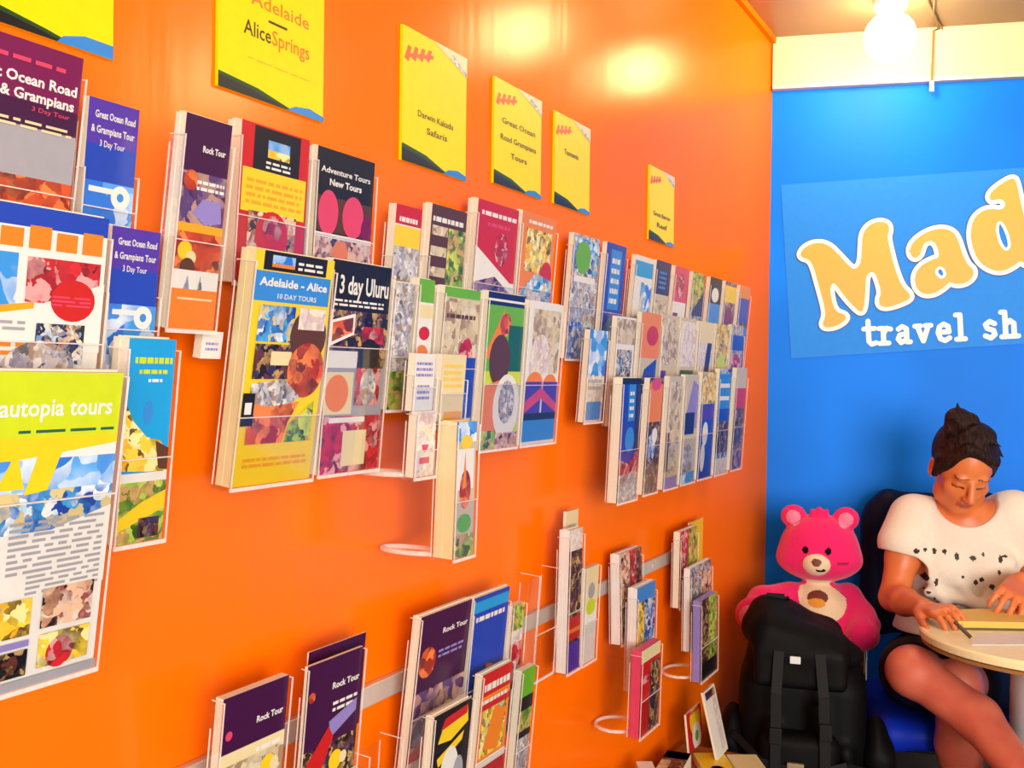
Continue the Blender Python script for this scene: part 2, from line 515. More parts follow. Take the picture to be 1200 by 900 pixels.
def smooth_loop(pts, it=2):
    P = [np.array(p, float) for p in pts]
    for _ in range(it):
        Q = []
        for i in range(len(P)):
            a, b = P[i], P[(i + 1) % len(P)]; Q += [a * .75 + b * .25, a * .25 + b * .75]
        P = Q
    return [tuple(p) for p in P]


mb = MB(); c = [onback(*p) for p in ((927, 420), (1290, 397), (1290, 190), (915, 217))]
cc = [SGI @ Vector(p) for p in c]; vv = [(p.x, p.y, z) for z in (0, .002) for p in cc]
mb.add(vv, [(4, 5, 6, 7), (3, 2, 1, 0), (0, 1, 5, 4), (1, 2, 6, 5), (2, 3, 7, 6), (3, 0, 4, 7)], 'sign_vinyl'); mb.build('panel', sg)
Mo = [(135, 425), (155, 395), (205, 375), (255, 385), (300, 430), (350, 485), (372, 488), (392, 460), (395, 400), (398, 340), (425, 302), (470, 286), (505, 296), (512, 325), (502, 350), (512, 400), (532, 480), (562, 560), (596, 590), (600, 612), (560, 632), (500, 650), (470, 642), (466, 615), (478, 590), (465, 540), (450, 502), (428, 500), (412, 520), (410, 580), (405, 645), (394, 672), (368, 652), (320, 600), (290, 555), (270, 545), (260, 575), (272, 640), (290, 670), (325, 680), (330, 700), (290, 728), (245, 735), (228, 722), (242, 690), (240, 650), (215, 560), (190, 470), (170, 445), (145, 440)]
Ao = [(598, 425), (602, 385), (640, 348), (690, 323), (740, 316), (782, 332), (802, 370), (817, 420), (840, 470), (866, 490), (864, 522), (830, 548), (790, 552), (765, 540), (745, 562), (700, 592), (652, 594), (622, 565), (617, 515), (642, 475), (690, 448), (722, 440), (716, 400), (697, 368), (662, 372), (648, 400), (640, 430), (618, 444)]
Ah = [(702, 490), (725, 472), (748, 490), (752, 518), (730, 532), (707, 515)]
Do = [(932, 188), (938, 165), (980, 130), (1034, 100), (1048, 130), (1062, 200), (1087, 300), (1112, 400), (1145, 440), (1135, 465), (1090, 472), (1062, 450), (1040, 472), (990, 498), (938, 492), (888, 457), (862, 400), (852, 340), (863, 280), (900, 243), (940, 233), (985, 240), (1003, 215), (985, 192), (960, 195), (942, 200)]
Dh = [(962, 290), (985, 283), (1007, 320), (1023, 370), (1022, 402), (1000, 415), (973, 385), (958, 330)]
w1 = abs(sgn(110, 400)[0] - sgn(100, 400)[0]) / 10
for nm, lo_, ho_ in (('letter_m', Mo, None), ('letter_a', Ao, Ah), ('letter_d', Do, Dh)):
    mb = MB(); L = [sgn(*p) for p in smooth_loop(lo_, 2)]; loops = [L]
    stroke(L, 44 * w1, .0030, 'sign_navy', mb); stroke(L, 36 * w1, .0048, 'sign_white', mb)
    if ho_:
        H = [sgn(*p) for p in smooth_loop(ho_, 2)]; stroke(H, 24 * w1, .0048, 'sign_white', mb); loops.append(H)
    flat(loops, .0062, 'sign_gold', mb)
    mb.build('lettering', sg)
# slab letters of the second line: strokes in a unit x height = 1
GLY = {'t': [[(.28, 1.45), (.28, .2), (.45, .02), (.72, .1)], [(.0, .98), (.66, .98)]],
       'r': [[(.25, .95), (.25, .05)], [(.0, .95), (.25, .95)], [(.0, .04), (.55, .04)], [(.25, .6), (.45, .95), (.7, .88)]],
       'a': [[(.12, .85), (.35, 1.), (.6, .85), (.6, .05), (.8, .04)], [(.6, .55), (.2, .5), (.08, .25), (.25, .02), (.6, .2)]],
       'v': [[(.1, .95), (.42, .05), (.75, .95)], [(-.05, .97), (.28, .97)], [(.58, .97), (.9, .97)]],
       'e': [[(.1, .52), (.7, .52), (.66, .85), (.4, 1.), (.15, .85), (.06, .5), (.18, .12), (.45, 0), (.72, .15)]],
       'l': [[(.0, 1.5), (.25, 1.5), (.25, .04)], [(.0, .04), (.5, .04)]],
       's': [[(.62, .85), (.35, 1.), (.1, .82), (.2, .58), (.55, .45), (.62, .2), (.38, 0), (.06, .15)]],
       'h': [[(.0, 1.5), (.22, 1.5), (.22, .04)], [(.0, .04), (.45, .04)], [(.22, .75), (.5, .98), (.72, .8), (.72, .04)], [(.55, .04), (.95, .04)]]}
mb = MB(); P0 = np.array(sgn(400, 808)); P1 = np.array(sgn(1000, 775)); ex = (P1 - P0) / np.linalg.norm(P1 - P0); ey = np.array([-ex[1], ex[0]])
xh = 70 * w1; x = 0
for ch, adv in (('t', 62), ('r', 70), ('a', 78), ('v', 84), ('e', 76), ('l', 52), (' ', 56), ('s', 68), ('h', 90)):
    if ch == ' ': mb.build('lettering', sg); mb = MB()
    else:
        for st in GLY[ch]:
            pl = [tuple(P0 + ex * (x + (px + .1) * 70 * w1 * .95) + ey * (xh * py)) for px, py in st]
            stroke(pl, 21 * w1, .0040 + .00002 * len(mb.f) / 50, 'sign_white', mb, closed=False)
    x += adv * w1
mb.build('lettering', sg)

# ------------------------------------------------------------------ yellow posters
mat('poster_yellow', (.92, .66, .001), .4, spec=.25); mat('poster_ink', (.05, .03, .005), .4); mat('poster_red', (.75, .10, .01), .4)
mat('poster_green', (.01, .06, .01), .4); mat('poster_orange_ink', (.65, .18, .01), .4); mat('poster_ochre', (.6, .42, .02), .4)


def poster(tl, tr, bl, br, label, ops, curl=0.):
    Pb = onwall(*bl, .0045); Pr = onwall(*br, .004); Pt = onwall(*tl, .004)
    w = (Pr - Pb) @ D; h = Pt[2] - Pb[2]
    t = thing('poster', frame(D, Z, N, Pb), label, 'poster', 'yellow posters on the orange wall')
    p = Print(w, h, 'poster_yellow'); p.run(ops)
    n = len(p.mb.v)
    o = p.mb.build('printed_sheet', t)
    mb = MB(); mb.box((0, 0, -.004), (w, h, -.0004), 'poster_yellow'); mb.build('backing', t)
    return w, h


def foot(q=.13):
    return [('p', [(0, 0), (.0, q), (.35, q * .72), (.72, 0.)], 'poster_green'), ('p', [(0, 0), (0, q * .75), (.3, q * .5), (.66, 0)], 'black_print'),
            ('p', [(.62, 0), (1, .0), (1, .035), (.85, .06), (.7, .04)], 'sky_print')]


corner = [('p', [(.03 + i * .1, .76 + i * .022), (.08 + i * .1, .87 + i * .012), (.13 + i * .1, .86 + i * .016), (.09 + i * .1, .745 + i * .022)], 'poster_red') for i in range(4)] + \
         [('p', [(.04, .80), (.45, .88), (.45, .85), (.04, .77)], 'poster_red'),
          ('p', [(.45, 1), (1, .84), (1, 1)], 'cream_print'), ('p', [(.72, .93), (1, .84), (1, .87), (.76, .97)], 'ph_grey')]
poster((-60, -185), (132, -90), (-60, 5), (132, 70), 'yellow poster cut off at the top left corner of the photo',
       [('p', [(0, 0), (0, .16), (.55, .06), (.72, .02), (.72, 0)], 'poster_green'), ('p', [(0, 0), (0, .12), (.45, .05), (.72, .0)], 'black_print'), ('p', [(.62, 0), (1, 0), (1, .10), (.8, .10), (.66, .05)], 'sky_print')])
poster((252, -90), (380, -30), (255, 100), (378, 145), 'yellow poster reading Adelaide and Alice Springs above the red and gold brochures',
       [('t', 'Adelaide', .56, .61, .09, 'poster_orange_ink', .56), ('r', .44, .535, .62, .552, 'poster_ink'),
        ('t', 'Alice', .34, .40, .10, 'poster_ink', .25), ('t', 'Springs', .66, .40, .10, 'poster_orange_ink', .37),
        ('L', .25, .25, .85, .265, 1, 'poster_ochre')] + foot(.10))
poster((470, 27), (545, 66), (470, 187), (545, 208), 'largest yellow poster with a red flash and two lines of writing',
       corner + [('t', 'Darwin Kakadu', .5, .37, .05, 'poster_ink', .55), ('t', 'Safaris', .52, .26, .05, 'poster_ink', .32)] + foot())
poster((574, 86), (633, 115), (578, 214), (633, 233), 'yellow poster with three lines of writing above the red and white brochures',
       corner + [('t', 'Great Ocean', .5, .60, .055, 'poster_ink', .7), ('t', 'Road Grampians', .5, .44, .055, 'poster_ink', .75), ('t', 'Tours', .5, .29, .055, 'poster_ink', .34)] + foot())
poster((646, 127), (690, 150), (649, 238), (690, 254), 'yellow poster with one short word right of the three lined poster',
       corner + [('t', 'Tasmania', .45, .58, .06, 'poster_ink', .4)] + foot())
poster((760, 192), (791, 205), (760, 280), (789, 291), 'small yellow poster farthest right, above the blue brochure cluster',
       corner + [('t', 'Great Barrier', .5, .35, .06, 'poster_ink', .7), ('t', 'Reef', .5, .2, .07, 'poster_ink', .4)] + foot())

# ------------------------------------------------------------------ brochures and their clear holders
def holder_parts(t, w, h, th, lean_o, ob, lip=.42, side=.62, ring=False, brk=None):
    """pocket in the brochure's own frame: x along the wall, y up, z out of the wall"""
    e = .002; g = .0008; mb = MB()
    x0, x1, z0, z1 = -g - e, w + g + e, -th - g - e, g + e + .0015
    sd = side * h; lp = lip * h
    mb.box((x0, -e * 2, z0), (x1, -.001 - e * .0, z1), 'clear_acrylic')
    mb.box((x0, 0, z0), (x1, h * .86, z0 + e * .7), 'clear_acrylic')
    mb.box((x0, 0, z1 - e * .6), (x1, lp, z1), 'clear_acrylic')
    for xx in (x0, x1 - e * .6):
        mb.box((xx, 0, z0), (xx + e * .6, sd, z1), 'clear_acrylic')
    # polished edges catch the light
    q = e * .55
    mb.box((x0, lp - q, z1 - e), (x1, lp, z1 + .0003), 'acrylic_edge')
    for xx in (x0, x1 - q): mb.box((xx, 0, z1 - q), (xx + q, sd, z1 + .0003), 'acrylic_edge')
    for xx in (x0, x1 - q):
        mb.box((xx, 0, z0), (xx + q, h * .86, z0 + q), 'acrylic_edge')
        mb.box((xx, sd - q, z0), (xx + q, sd, z1), 'acrylic_edge')
    mb.box((x0, -e * 2, z1 - e), (x1, 0, z1 + .0003), 'acrylic_edge')
    mb.build('pocket', t)
    # bracket back to the wall
    mb = MB(); zb = -th - g - e
    R = t.matrix_world.to_3x3().transposed()
    nl = R @ Vector(-N); yy = .02
    start = Vector((w / 2, yy, zb)); P = t.matrix_world @ start
    dist = (np.array(P) - C0) @ N - (.0055 if ring else .002)
    if brk: dist = brk
    dl = R @ Vector(D)
    up = R @ Vector((0, 0, 1))
    for q in ([0.] if not ring else []):
        a = start + dl * q
        b = a + nl * dist
        mb.add([a + dl * -.006, a + dl * .006, b + dl * .006, b + dl * -.006] + [v + up * .03 for v in (a + dl * -.006, a + dl * .006, b + dl * .006, b + dl * -.006)],
               [(0, 1, 2, 3), (7, 6, 5, 4), (0, 4, 5, 1), (1, 5, 6, 2), (2, 6, 7, 3), (3, 7, 4, 0)], 'clear_acrylic')
    if ring:
        a = Vector((w / 2, .001, zb + .002))
        pts = []
        for k in range(24):
            an = 2 * math.pi * k / 24
            pts.append(a + nl * (dist / 2) * (1 - math.cos(an)) + dl * (w * .42 * math.sin(an)) )
        mb.tube(pts, .0035, 'acrylic_edge', 8, closed=True)
    if mb.v: mb.build('bracket', t)


def brochure(tl, bl, xr, o, th, ops, base, label, right=None, name='brochure', short=None, ring=False, hold=True, group='tour brochures in clear holders on the orange wall', lip=.42, side=.62, edge='paper_edge', hh=None, brk=None):
    th = th if th <= .012 else .012 + (th - .012) * .45
    if right is None:
        B = onwall(*bl, o); T = atS_(tl, B); w = (onwall(xr, bl[1], o) - B) @ D
    else:
        Br = onwall(*bl, o); T = atS_(tl, Br); w = right; B = Br - D * w; T = T - D * w
    Y = T - B; h = np.linalg.norm(Y); Y = Y / h; X = D; Zx = np.cross(X, Y)
    if hh: h = hh
    M = frame(X, Y, Zx, B)
    t = thing(name, M, label, 'brochure', group)
    p = Print(w, h, base); p.run(ops); p.mb.build('cover', t)
    mb = MB(); rr = random.Random(len(label) + int(w * 9999)); z = -.0003; 
    mb.box((0, 0, -th), (w, h, -.0002), edge)
    if th > .012:
        # the sheets of the stack do not line up perfectly
        mb.box((.0006, h, -th * .75), (w - .001, h + .0015, -th * .4), edge)
        mb.box((-.0007, .001, -th * .9), (0, h * .99, -th * .55), edge)
    mb.build('pages', t)
    if hold:
        ht = thing('brochure_holder', M, 'clear acrylic holder around the ' + (short or ' '.join(label.split()[:9])), 'holder', 'clear acrylic brochure holders')
        holder_parts(ht, w, h, th, 0, o, ring=ring, lip=lip, side=side, brk=brk)
    return w, h, (T - C0) @ N


def atS_(p, P): return isect(p[0], p[1], P, D)


R_, T_, D_, L_, P_ = 'r', 't', 'd', 'L', 'p'
AUT = [('r', 0, .80, 1, 1, 'lime_print'), ('p', [(0, .80), (1, .80), (1, .77), (.5, .73), (0, .72)], 'yellow_print'), ('t', 'autopia tours', .68, .865, .055, 'white_print', .55, 'c', .02),
       ('L', .5, .812, .98, .83, 1, 'darkgreen_print'), ('r', 0, .62, 1, .73, 'ph_sky'), ('r', 0, .50, 1, .63, 'ph_sea'),
       ('p', [(.42, .64), (.50, .76), (.55, .64)], 'yellow_print'), ('p', [(.55, .62), (.62, .79), (.72, .76), (.66, .63)], 'yellow_print'), ('p', [(.3, .64), (.34, .72), (.37, .64)], 'orange_print'),
       ('p', [(0, .52), (.5, .46), (1, .56), (1, .3), (0, .3)], 'white_print'), ('L', .50, .37, .97, .545, 9, 'grey_print'), ('L', .60, .30, .97, .37, 4, 'grey_print'),
       ('r', 0, .30, .42, .42, 'ph_pale'),
       ('r', .05, .17, .28, .29, 'ph_sea'), ('r', .33, .17, .64, .29, 'ph_yellow'), ('r', .69, .18, .95, .31, 'ph_people'),
       ('r', .05, .045, .28, .13, 'ph_people'), ('r', .33, .04, .64, .125, 'ph_dark'), ('r', .69, .05, .95, .16, 'ph_yellow'), ('d', .8, .09, .07, 'ph_red'),
       ('r', .33, .135, .64, .155, 'lilac_print'), ('r', 0, 0, 1, .03, 'grey_print')]
brochure((145, 437), (108, 780), None, .10, .02, AUT, 'white_print', 'large white and lime green brochure with yachts at the lower left', right=.185, short='large lime green brochure', lip=.6, side=.99)
brochure((98, 69), (74, 300), None, .03, .01,
         [('r', 0, .60, 1, 1, 'magenta_print'), ('r', 0, .60, 1, .72, 'purple_print'), ('t', 'Great Ocean Road', .67, .80, .05, 'white_print', .62, 'c', .03), ('t', '& Grampians', .76, .725, .05, 'white_print', .42, 'c', .03),
          ('t', '3 Day Tour', .84, .68, .022, 'pink_print', .22), ('L', .1, .90, .9, .94, 1, 'pink_print'), ('L', .05, .59, .97, .64, 2, 'cream_print'), ('r', 0, .36, 1, .585, 'grey_print'), ('r', .0, .0, 1, .36, 'ph_rock'), ('r', 0, .2, .45, .36, 'ph_yellow')],
         'grey_print', 'large maroon brochure with white heading at the left edge', right=.17, short='large maroon brochure', lip=.3, side=.9)
brochure((128, 257), (108, 480), None, .065, .015,
         [('r', 0, .90, 1, 1, 'blue_print')] + [('r', .1 + i * .15, .80, .1 + i * .15 + .12, .89 + (i % 2) * .02, 'orange_print') for i in range(6)] +
         [('r', .03, .50, .5, .77, 'ph_sky'), ('r', .55, .54, .97, .76, 'ph_red'), ('p', [(0, .5), (.3, .48), (.6, .52), (1, .66), (1, .3), (0, .3)], 'white_print'), ('p', [(0, .52), (.3, .5), (.6, .54), (.6, .51), (.3, .46), (0, .48)], 'gold_print'),
          ('d', .82, .56, .13, 'red_print', .8), ('L', .7, .53, .94, .59, 3, 'pink_print'), ('d', .12, .36, .20, 'ph_people'), ('r', .62, .24, .90, .44, 'ph_mixed'), ('L', .36, .40, .56, .46, 2, 'grey_print'), ('L', .36, .28, .56, .36, 2, 'orange_print'), ('d', .15, .12, .17, 'ph_dark'), ('d', .65, .1, .25, 'ph_grey')],
         'white_print', 'large white brochure with orange letters on blue at the left edge', right=.17, short='large white and blue brochure', lip=.35, side=.9)
BLU = [('r', 0, .74, 1, 1, 'violet_print'), ('r', 0, .45, 1, .76, 'blue_print'), ('t', 'Great Ocean Road', .53, .90, .04, 'white_print', .8, 'c', .02), ('t', '& Grampians Tour', .5, .82, .04, 'white_print', .86, 'c', .02), ('t', '3 Day Tour', .5, .75, .035, 'white_print', .5),
       ('r', 0, .0, 1, .56, 'ph_sky'), ('r', .1, .50, .7, .53, 'white_print'), ('d', .73, .49, .19, 'white_print'), ('d', .73, .49, .07, 'sky_print'), ('d', .27, .30, .19, 'white_print'), ('d', .27, .30, .07, 'sky_print'), ('r', .4, .3, .97, .34, 'white_print'), ('L', .4, .25, .95, .29, 1, 'blue_print')]
brochure((105, 112), (88, 330), 147, .03, .008, BLU, 'sky_print', 'narrow blue leaflet with white rings, upper of two', short='upper blue ring leaflet')
brochure((132, 264), (117, 470), 174, .052, .008, BLU, 'sky_print', 'narrow blue leaflet with white rings, lower of two', short='lower blue ring leaflet')
brochure((152, 396), (133, 640), 188, .078, .03,
         [('r', 0, .40, 1, 1, 'aqua_print'), ('L', .15, .88, .95, .94, 1, 'lime_print'), ('L', .25, .83, .85, .87, 1, 'lime_print'), ('L', .45, .79, .75, .82, 1, 'white_print'), ('d', .5, .64, .1, 'sky_print', 2),
          ('p', [(0, .70), (.2, .60), (.5, .52), (.8, .5), (1, .44), (1, .34), (0, .36)], 'ph_yellow'), ('p', [(.7, .5), (1, .46), (1, .35), (.8, .36)], 'brown_print'), ('r', 0, .30, 1, .345, 'white_print'), ('r', 0, 0, 1, .30, 'ph_green'), ('p', [(0, .12), (.5, .2), (1, .25), (1, .16), (.4, .1), (0, .06)], 'yellow_print'), ('r', .45, .02, .9, .12, 'ph_dark')],
         'aqua_print', 'aqua blue leaflet with yellow flowers right of the lime green brochure', short='aqua leaflet', side=.95)
brochure((219, 131), (194, 384), 248, .062, .016,
         [('r', 0, .70, 1, 1, 'purple_print'), ('t', 'Rock Tour', .66, .84, .03, 'white_print', .5, 'c', .03), ('r', 0, .50, 1, .74, 'ph_purple'), ('d', .22, .70, .16, 'ph_rock'), ('L', .35, .66, .95, .72, 2, 'white_print'), ('p', [(.3, .55), (.5, .62), (.9, .62), (.95, .52), (.6, .50)], 'lilac_print'), ('r', 0, .46, 1, .50, 'gold_print'), ('r', 0, .28, 1, .46, 'ph_rock'), ('d', .22, .37, .15, 'yellow_print'), ('d', .36, .34, .11, 'cream_print'), ('d', .3, .29, .16, 'brown_print'),
          ('r', 0, .18, 1, .28, 'white_print'), ('p', [(.25, .19), (.33, .26), (.38, .19)], 'ph_grey'), ('p', [(.55, .19), (.6, .26), (.66, .19)], 'ph_grey'), ('r', 0, 0, 1, .19, 'orange_print'), ('r', .15, .14, .9, .15, 'cream_print')],
         'orange_print', 'thick purple and orange brochure stack with a small yellow spot', short='thick purple and orange stack', side=.9)
brochure((238, 388), (234, 420), 258, .045, .01, [('L', .2, .3, .8, .7, 2, 'lilac_print')], 'white_print', 'small white card below the purple and orange brochure stack', short='small white card', hold=False)
brochure((284, 139), (272, 330), 352, .03, .03,
         [('t', '', .5, .9, .03, 'white_print')][:0] + [('r', .18, .70, .86, .99, 'black_print'), ('r', .38, .82, .70, .92, 'ph_sky'), ('r', .38, .81, .70, .86, 'ph_yellow'), ('L', .36, .74, .72, .80, 2, 'white_print'),
          ('r', .04, .45, .97, .72, 'yellow_print'), ('L', .1, .50, .92, .68, 4, 'gold_print'), ('r', .15, .20, .85, .46, 'ph_people'), ('d', .5, .32, .24, 'red_print', 1), ('d', .5, .36, .14, 'ph_red')],
         'red_print', 'red brochure with a black square and a yellow note on it', short='red brochure with the yellow note', side=.9)
brochure((373, 170), (363, 345), 430, .03, .015,
         [('t', 'Adventure Tours', .5, .84, .04, 'white_print', .86, 'c', .02), ('t', 'New Tours', .5, .76, .045, 'white_print', .56, 'c', .03), ('r', .02, .44, .98, .68, 'brown_print'), ('d', .22, .57, .17, 'pink_print', 1.4), ('d', .65, .57, .19, 'pink_print', 1.2), ('d', .9, .5, .1, 'magenta_print', 1.5), ('r', 0, .40, 1, .43, 'white_print'), ('r', 0, 0, 1, .40, 'ph_people'), ('d', .45, .3, .14, 'orange_print')],
         'black_print', 'black brochure with large pink shapes above the three day brochure', short='black and pink brochure', side=.9)
brochure((301, 291), (269, 572), 362, .06, .03,
         [('r', .10, .92, .90, 1, 'black_print'), ('r', .2, .935, .48, .985, 'ph_sky'), ('r', .2, .935, .48, .95, 'orange_print'), ('L', .52, .935, .85, .98, 2, 'white_print'), ('r', .0, .79, .97, .915, 'sky_print'), ('t', 'Adelaide - Alice', .5, .855, .035, 'white_print', .86, 'c', .03), ('t', '10 DAY TOURS', .55, .805, .022, 'white_print', .5),
          ('r', .10, .62, .55, .775, 'ph_sea'), ('d', .75, .65, .24, 'brown_print'), ('r', .60, .68, .95, .775, 'ph_pale'), ('r', .1, .46, .55, .61, 'ph_dark'), ('r', .3, .52, .55, .58, 'cream_print'), ('d', .76, .50, .24, 'ph_rock'), ('p', [(.1, .44), (.5, .46), (.72, .38), (.5, .32), (.1, .34)], 'ph_grey'),
          ('p', [(.1, .36), (.35, .34), (.72, .36), (.6, .27), (.55, .18), (.1, .18)], 'ph_rock'), ('p', [(.62, .26), (.92, .36), (.92, .18), (.58, .18)], 'ph_green'), ('r', .02, .26, .16, .40, 'black_print'), ('r', .05, .31, .13, .36, 'white_print'), ('L', .1, .08, .9, .13, 2, 'gold_print')],
         'yellow_print', 'golden yellow brochure with blue title and desert photos, largest in the middle left', short='golden yellow brochure', lip=.30, side=.95, edge='cream_print')
brochure((391, 303), (371, 557), 440, .055, .018,
         [('r', 0, .60, 1, 1, 'black_print'), ('t', '3 day Uluru', .55, .85, .085, 'white_print', .84, 'c', .025), ('L', .06, .79, .9, .83, 2, 'white_print'), ('r', 0, 0, 1, .76, 'grey_print'), ('r', .0, .5, 1, .77, 'ph_dark'), ('p', [(.03, .6), (.42, .66), (.42, .76), (.03, .72)], 'white_print'), ('p', [(.06, .62), (.39, .67), (.39, .74), (.06, .71)], 'ph_rock'),
          ('r', .55, .62, .93, .70, 'ph_red'), ('d', .7, .56, .18, 'black_print'), ('r', .02, .50, .5, .58, 'white_print'), ('r', .50, .32, .93, .50, 'ph_red'), ('d', .72, .41, .14, 'ph_grey', 1.4), ('r', .0, .28, .46, .48, 'cream_print'), ('d', .2, .38, .19, 'orange_print'), ('r', .0, .0, 1, .27, 'ph_red'), ('r', .35, .03, .75, .2, 'cream_print'), ('r', .1, .24, .7, .265, 'white_print')],
         'ph_red', 'black and red brochure headed 3 day Uluru', short='3 day Uluru brochure', lip=.6, side=.95)
# middle group
brochure((465, 238), (452, 400), 482, .03, .012, [('r', 0, .86, 1, 1, 'red_print'), ('L', .15, .88, .85, .95, 1, 'white_print'), ('r', 0, .7, 1, .85, 'yellow_print'), ('r', 0, .3, 1, .7, 'ph_grey'), ('r', 0, 0, 1, .3, 'ph_people')], 'white_print', 'narrow red topped leaflet with a photo right of the black and pink brochure', short='narrow red topped leaflet')
brochure((507, 238), (494, 400), 535, .03, .02, [('L', .05, .88, .95, .95, 1, 'white_print'), ('r', .5, .1, 1, .85, 'ph_green')] + [('r', .03, .78 - i * .15, .48, .85 - i * .15, 'ph_beige') for i in range(5)], 'brown_print', 'dark brown leaflet with a ladder of small photos', short='dark brown leaflet')
brochure((561, 232), (548, 400), 596, .03, .025, [('r', 0, .45, 1, 1, 'red_print'), ('L', .1, .9, .95, .96, 1, 'white_print'), ('L', .25, .83, .8, .88, 1, 'pink_print'), ('d', .62, .68, .16, 'ph_red', 1.2), ('p', [(0, .68), (1, .42), (1, .3), (0, .4)], 'white_print'), ('p', [(0, 0), (0, .42), (.5, .48), (1, .35), (1, 0)], 'ph_purple')], 'white_print', 'red leaflet with a white diagonal band in the middle of the wall', short='red leaflet with the white band', side=.9)
brochure((613, 246), (600, 400), 640, .03, .02, [('L', .2, .92, .9, .97, 1, 'white_print'), ('r', .15, .55, .9, .88, 'ph_yellow'), ('d', .8, .55, .17, 'red_print'), ('p', [(0, .35), (.5, .55), (1, .5), (1, 0), (0, 0)], 'ph_sea'), ('r', .3, .15, .7, .4, 'ph_pale')], 'orange_print', 'orange and blue leaflet right of the red leaflet with the band', short='orange and blue leaflet', side=.9)
brochure((464, 330), (450, 480), 473, .055, .02, [('r', 0, .3, 1, 1, 'ph_grey'), ('r', 0, 0, 1, .3, 'ph_green')], 'ph_grey', 'slim grey leaflet behind the lime cornered leaflet', short='slim grey leaflet', side=.95)
brochure((492, 326), (482, 478), 500, .060, .02, [('r', 0, .82, 1, 1, 'green_print'), ('r', 0, .7, 1, .8, 'cream_print'), ('d', .5, .58, .35, 'red_print', .7), ('d', .4, .42, .4, 'orange_print', .8), ('r', 0, 0, 1, .3, 'ph_mixed')], 'white_print', 'slim white leaflet with a lime green top and orange pictures', short='lime topped slim leaflet', side=.95)
brochure((522, 335), (508, 500), 550, .060, .025, [('r', 0, .93, 1, 1, 'green_print'), ('r', .0, .4, 1, .92, 'ph_beige'), ('L', .1, .78, .9, .84, 1, 'brown_print'), ('d', .7, .5, .2, 'ph_red', 1.5), ('r', 0, 0, 1, .38, 'beige_print'), ('r', .6, .05, 1, .5, 'blue_print')], 'beige_print', 'beige leaflet behind the two white narrow cards', short='beige leaflet', side=.95)
brochure((573, 341), (560, 528), 603, .06, .02, [('r', 0, .92, 1, 1, 'navy_print'), ('r', 0, .945, 1, .96, 'white_print'), ('r', .0, .5, 1, .92, 'green_print'), ('p', [(0, .6), (.45, .9), (.5, .7), (.2, .55)], 'orange_print'), ('d', .5, .8, .15, 'ph_rock'), ('r', .6, .5, 1, .8, 'darkgreen_print'), ('d', .4, .57, .28, 'brown_print', 1.2), ('p', [(0, .4), (.5, .45), (.8, .1), (.4, 0), (0, .1)], 'orange_print'), ('d', .65, .27, .36, 'white_print', 1.2), ('d', .65, .3, .22, 'ph_grey', 1.3), ('r', 0, 0, .4, .12, 'ph_green'), ('r', .4, 0, 1, .1, 'ph_people')], 'lime_print', 'green leaflet with an orange lizard shape and a white spotted circle', short='green leaflet with the white circle', side=.95)
brochure((621, 352), (608, 522), 648, .06, .02, [('r', .15, .5, .95, .95, 'ph_beige'), ('d', .4, .58, .3, 'ph_pale', 1.2), ('d', .3, .42, .24, 'orange_print', .7), ('d', .75, .42, .2, 'orange_print', .7), ('r', .05, .22, .5, .44, 'violet_print'), ('r', .55, .22, .98, .44, 'violet_print'), ('p', [(.05, .22), (.5, .32), (.98, .22), (.98, .28), (.5, .4), (.05, .3)], 'pink_print'), ('r', .05, .16, .98, .22, 'black_print'), ('r', .02, .02, .98, .17, 'sky_print')], 'white_print', 'cream leaflet with violet sunset photos above a pale blue strip', short='cream leaflet with sunset photos', side=.95)
brochure((487, 414), (482, 482), 506, .105, .01, [('L', .1, .6, .9, .9, 3, 'lilac_print'), ('L', .2, .2, .8, .5, 3, 'lilac_print')], 'white_print', 'white narrow card with lilac print, left of a pair', short='left white card of the pair', name='card', brk=.02)
brochure((519, 415), (513, 494), 541, .105, .01, [('L', .1, .5, .9, .9, 4, 'yellow_print'), ('r', .2, .0, .95, .14, 'gold_print'), ('L', .15, .2, .8, .45, 3, 'cream_print')], 'cream_print', 'cream narrow card with a gold foot, right of a pair', short='right cream card of the pair', name='card', brk=.02)
brochure((489, 484), (484, 560), 507, .105, .012, [('d', .5, .6, .2, 'pink_print', 2), ('r', .2, .5, .8, .95, 'ph_pale'), ('r', .25, .2, .75, .3, 'pink_print')], 'ph_pale', 'pale pink leaflet low in a clear holder beside the cream slab', short='pale pink leaflet', ring=True, side=.98)
brochure((536, 495), (530, 656), 553, .132, .05, [('r', 0, .85, 1, 1, 'ph_sky'), ('d', .5, .85, .3, 'yellow_print', .6), ('r', .1, .5, .9, .8, 'white_print'), ('d', .5, .50, .28, 'ph_rock', 1.8), ('p', [(.35, .5), (.45, .78), (.55, .52)], 'orange_print'), ('d', .5, .25, .35, 'green_print', .7), ('r', 0, 0, 1, .17, 'ph_green')], 'beige_print', 'thick cream sided leaflet stack hanging lowest in the middle of the wall', short='thick cream sided stack', ring=True, side=.98, edge='cream_print', hold=True)
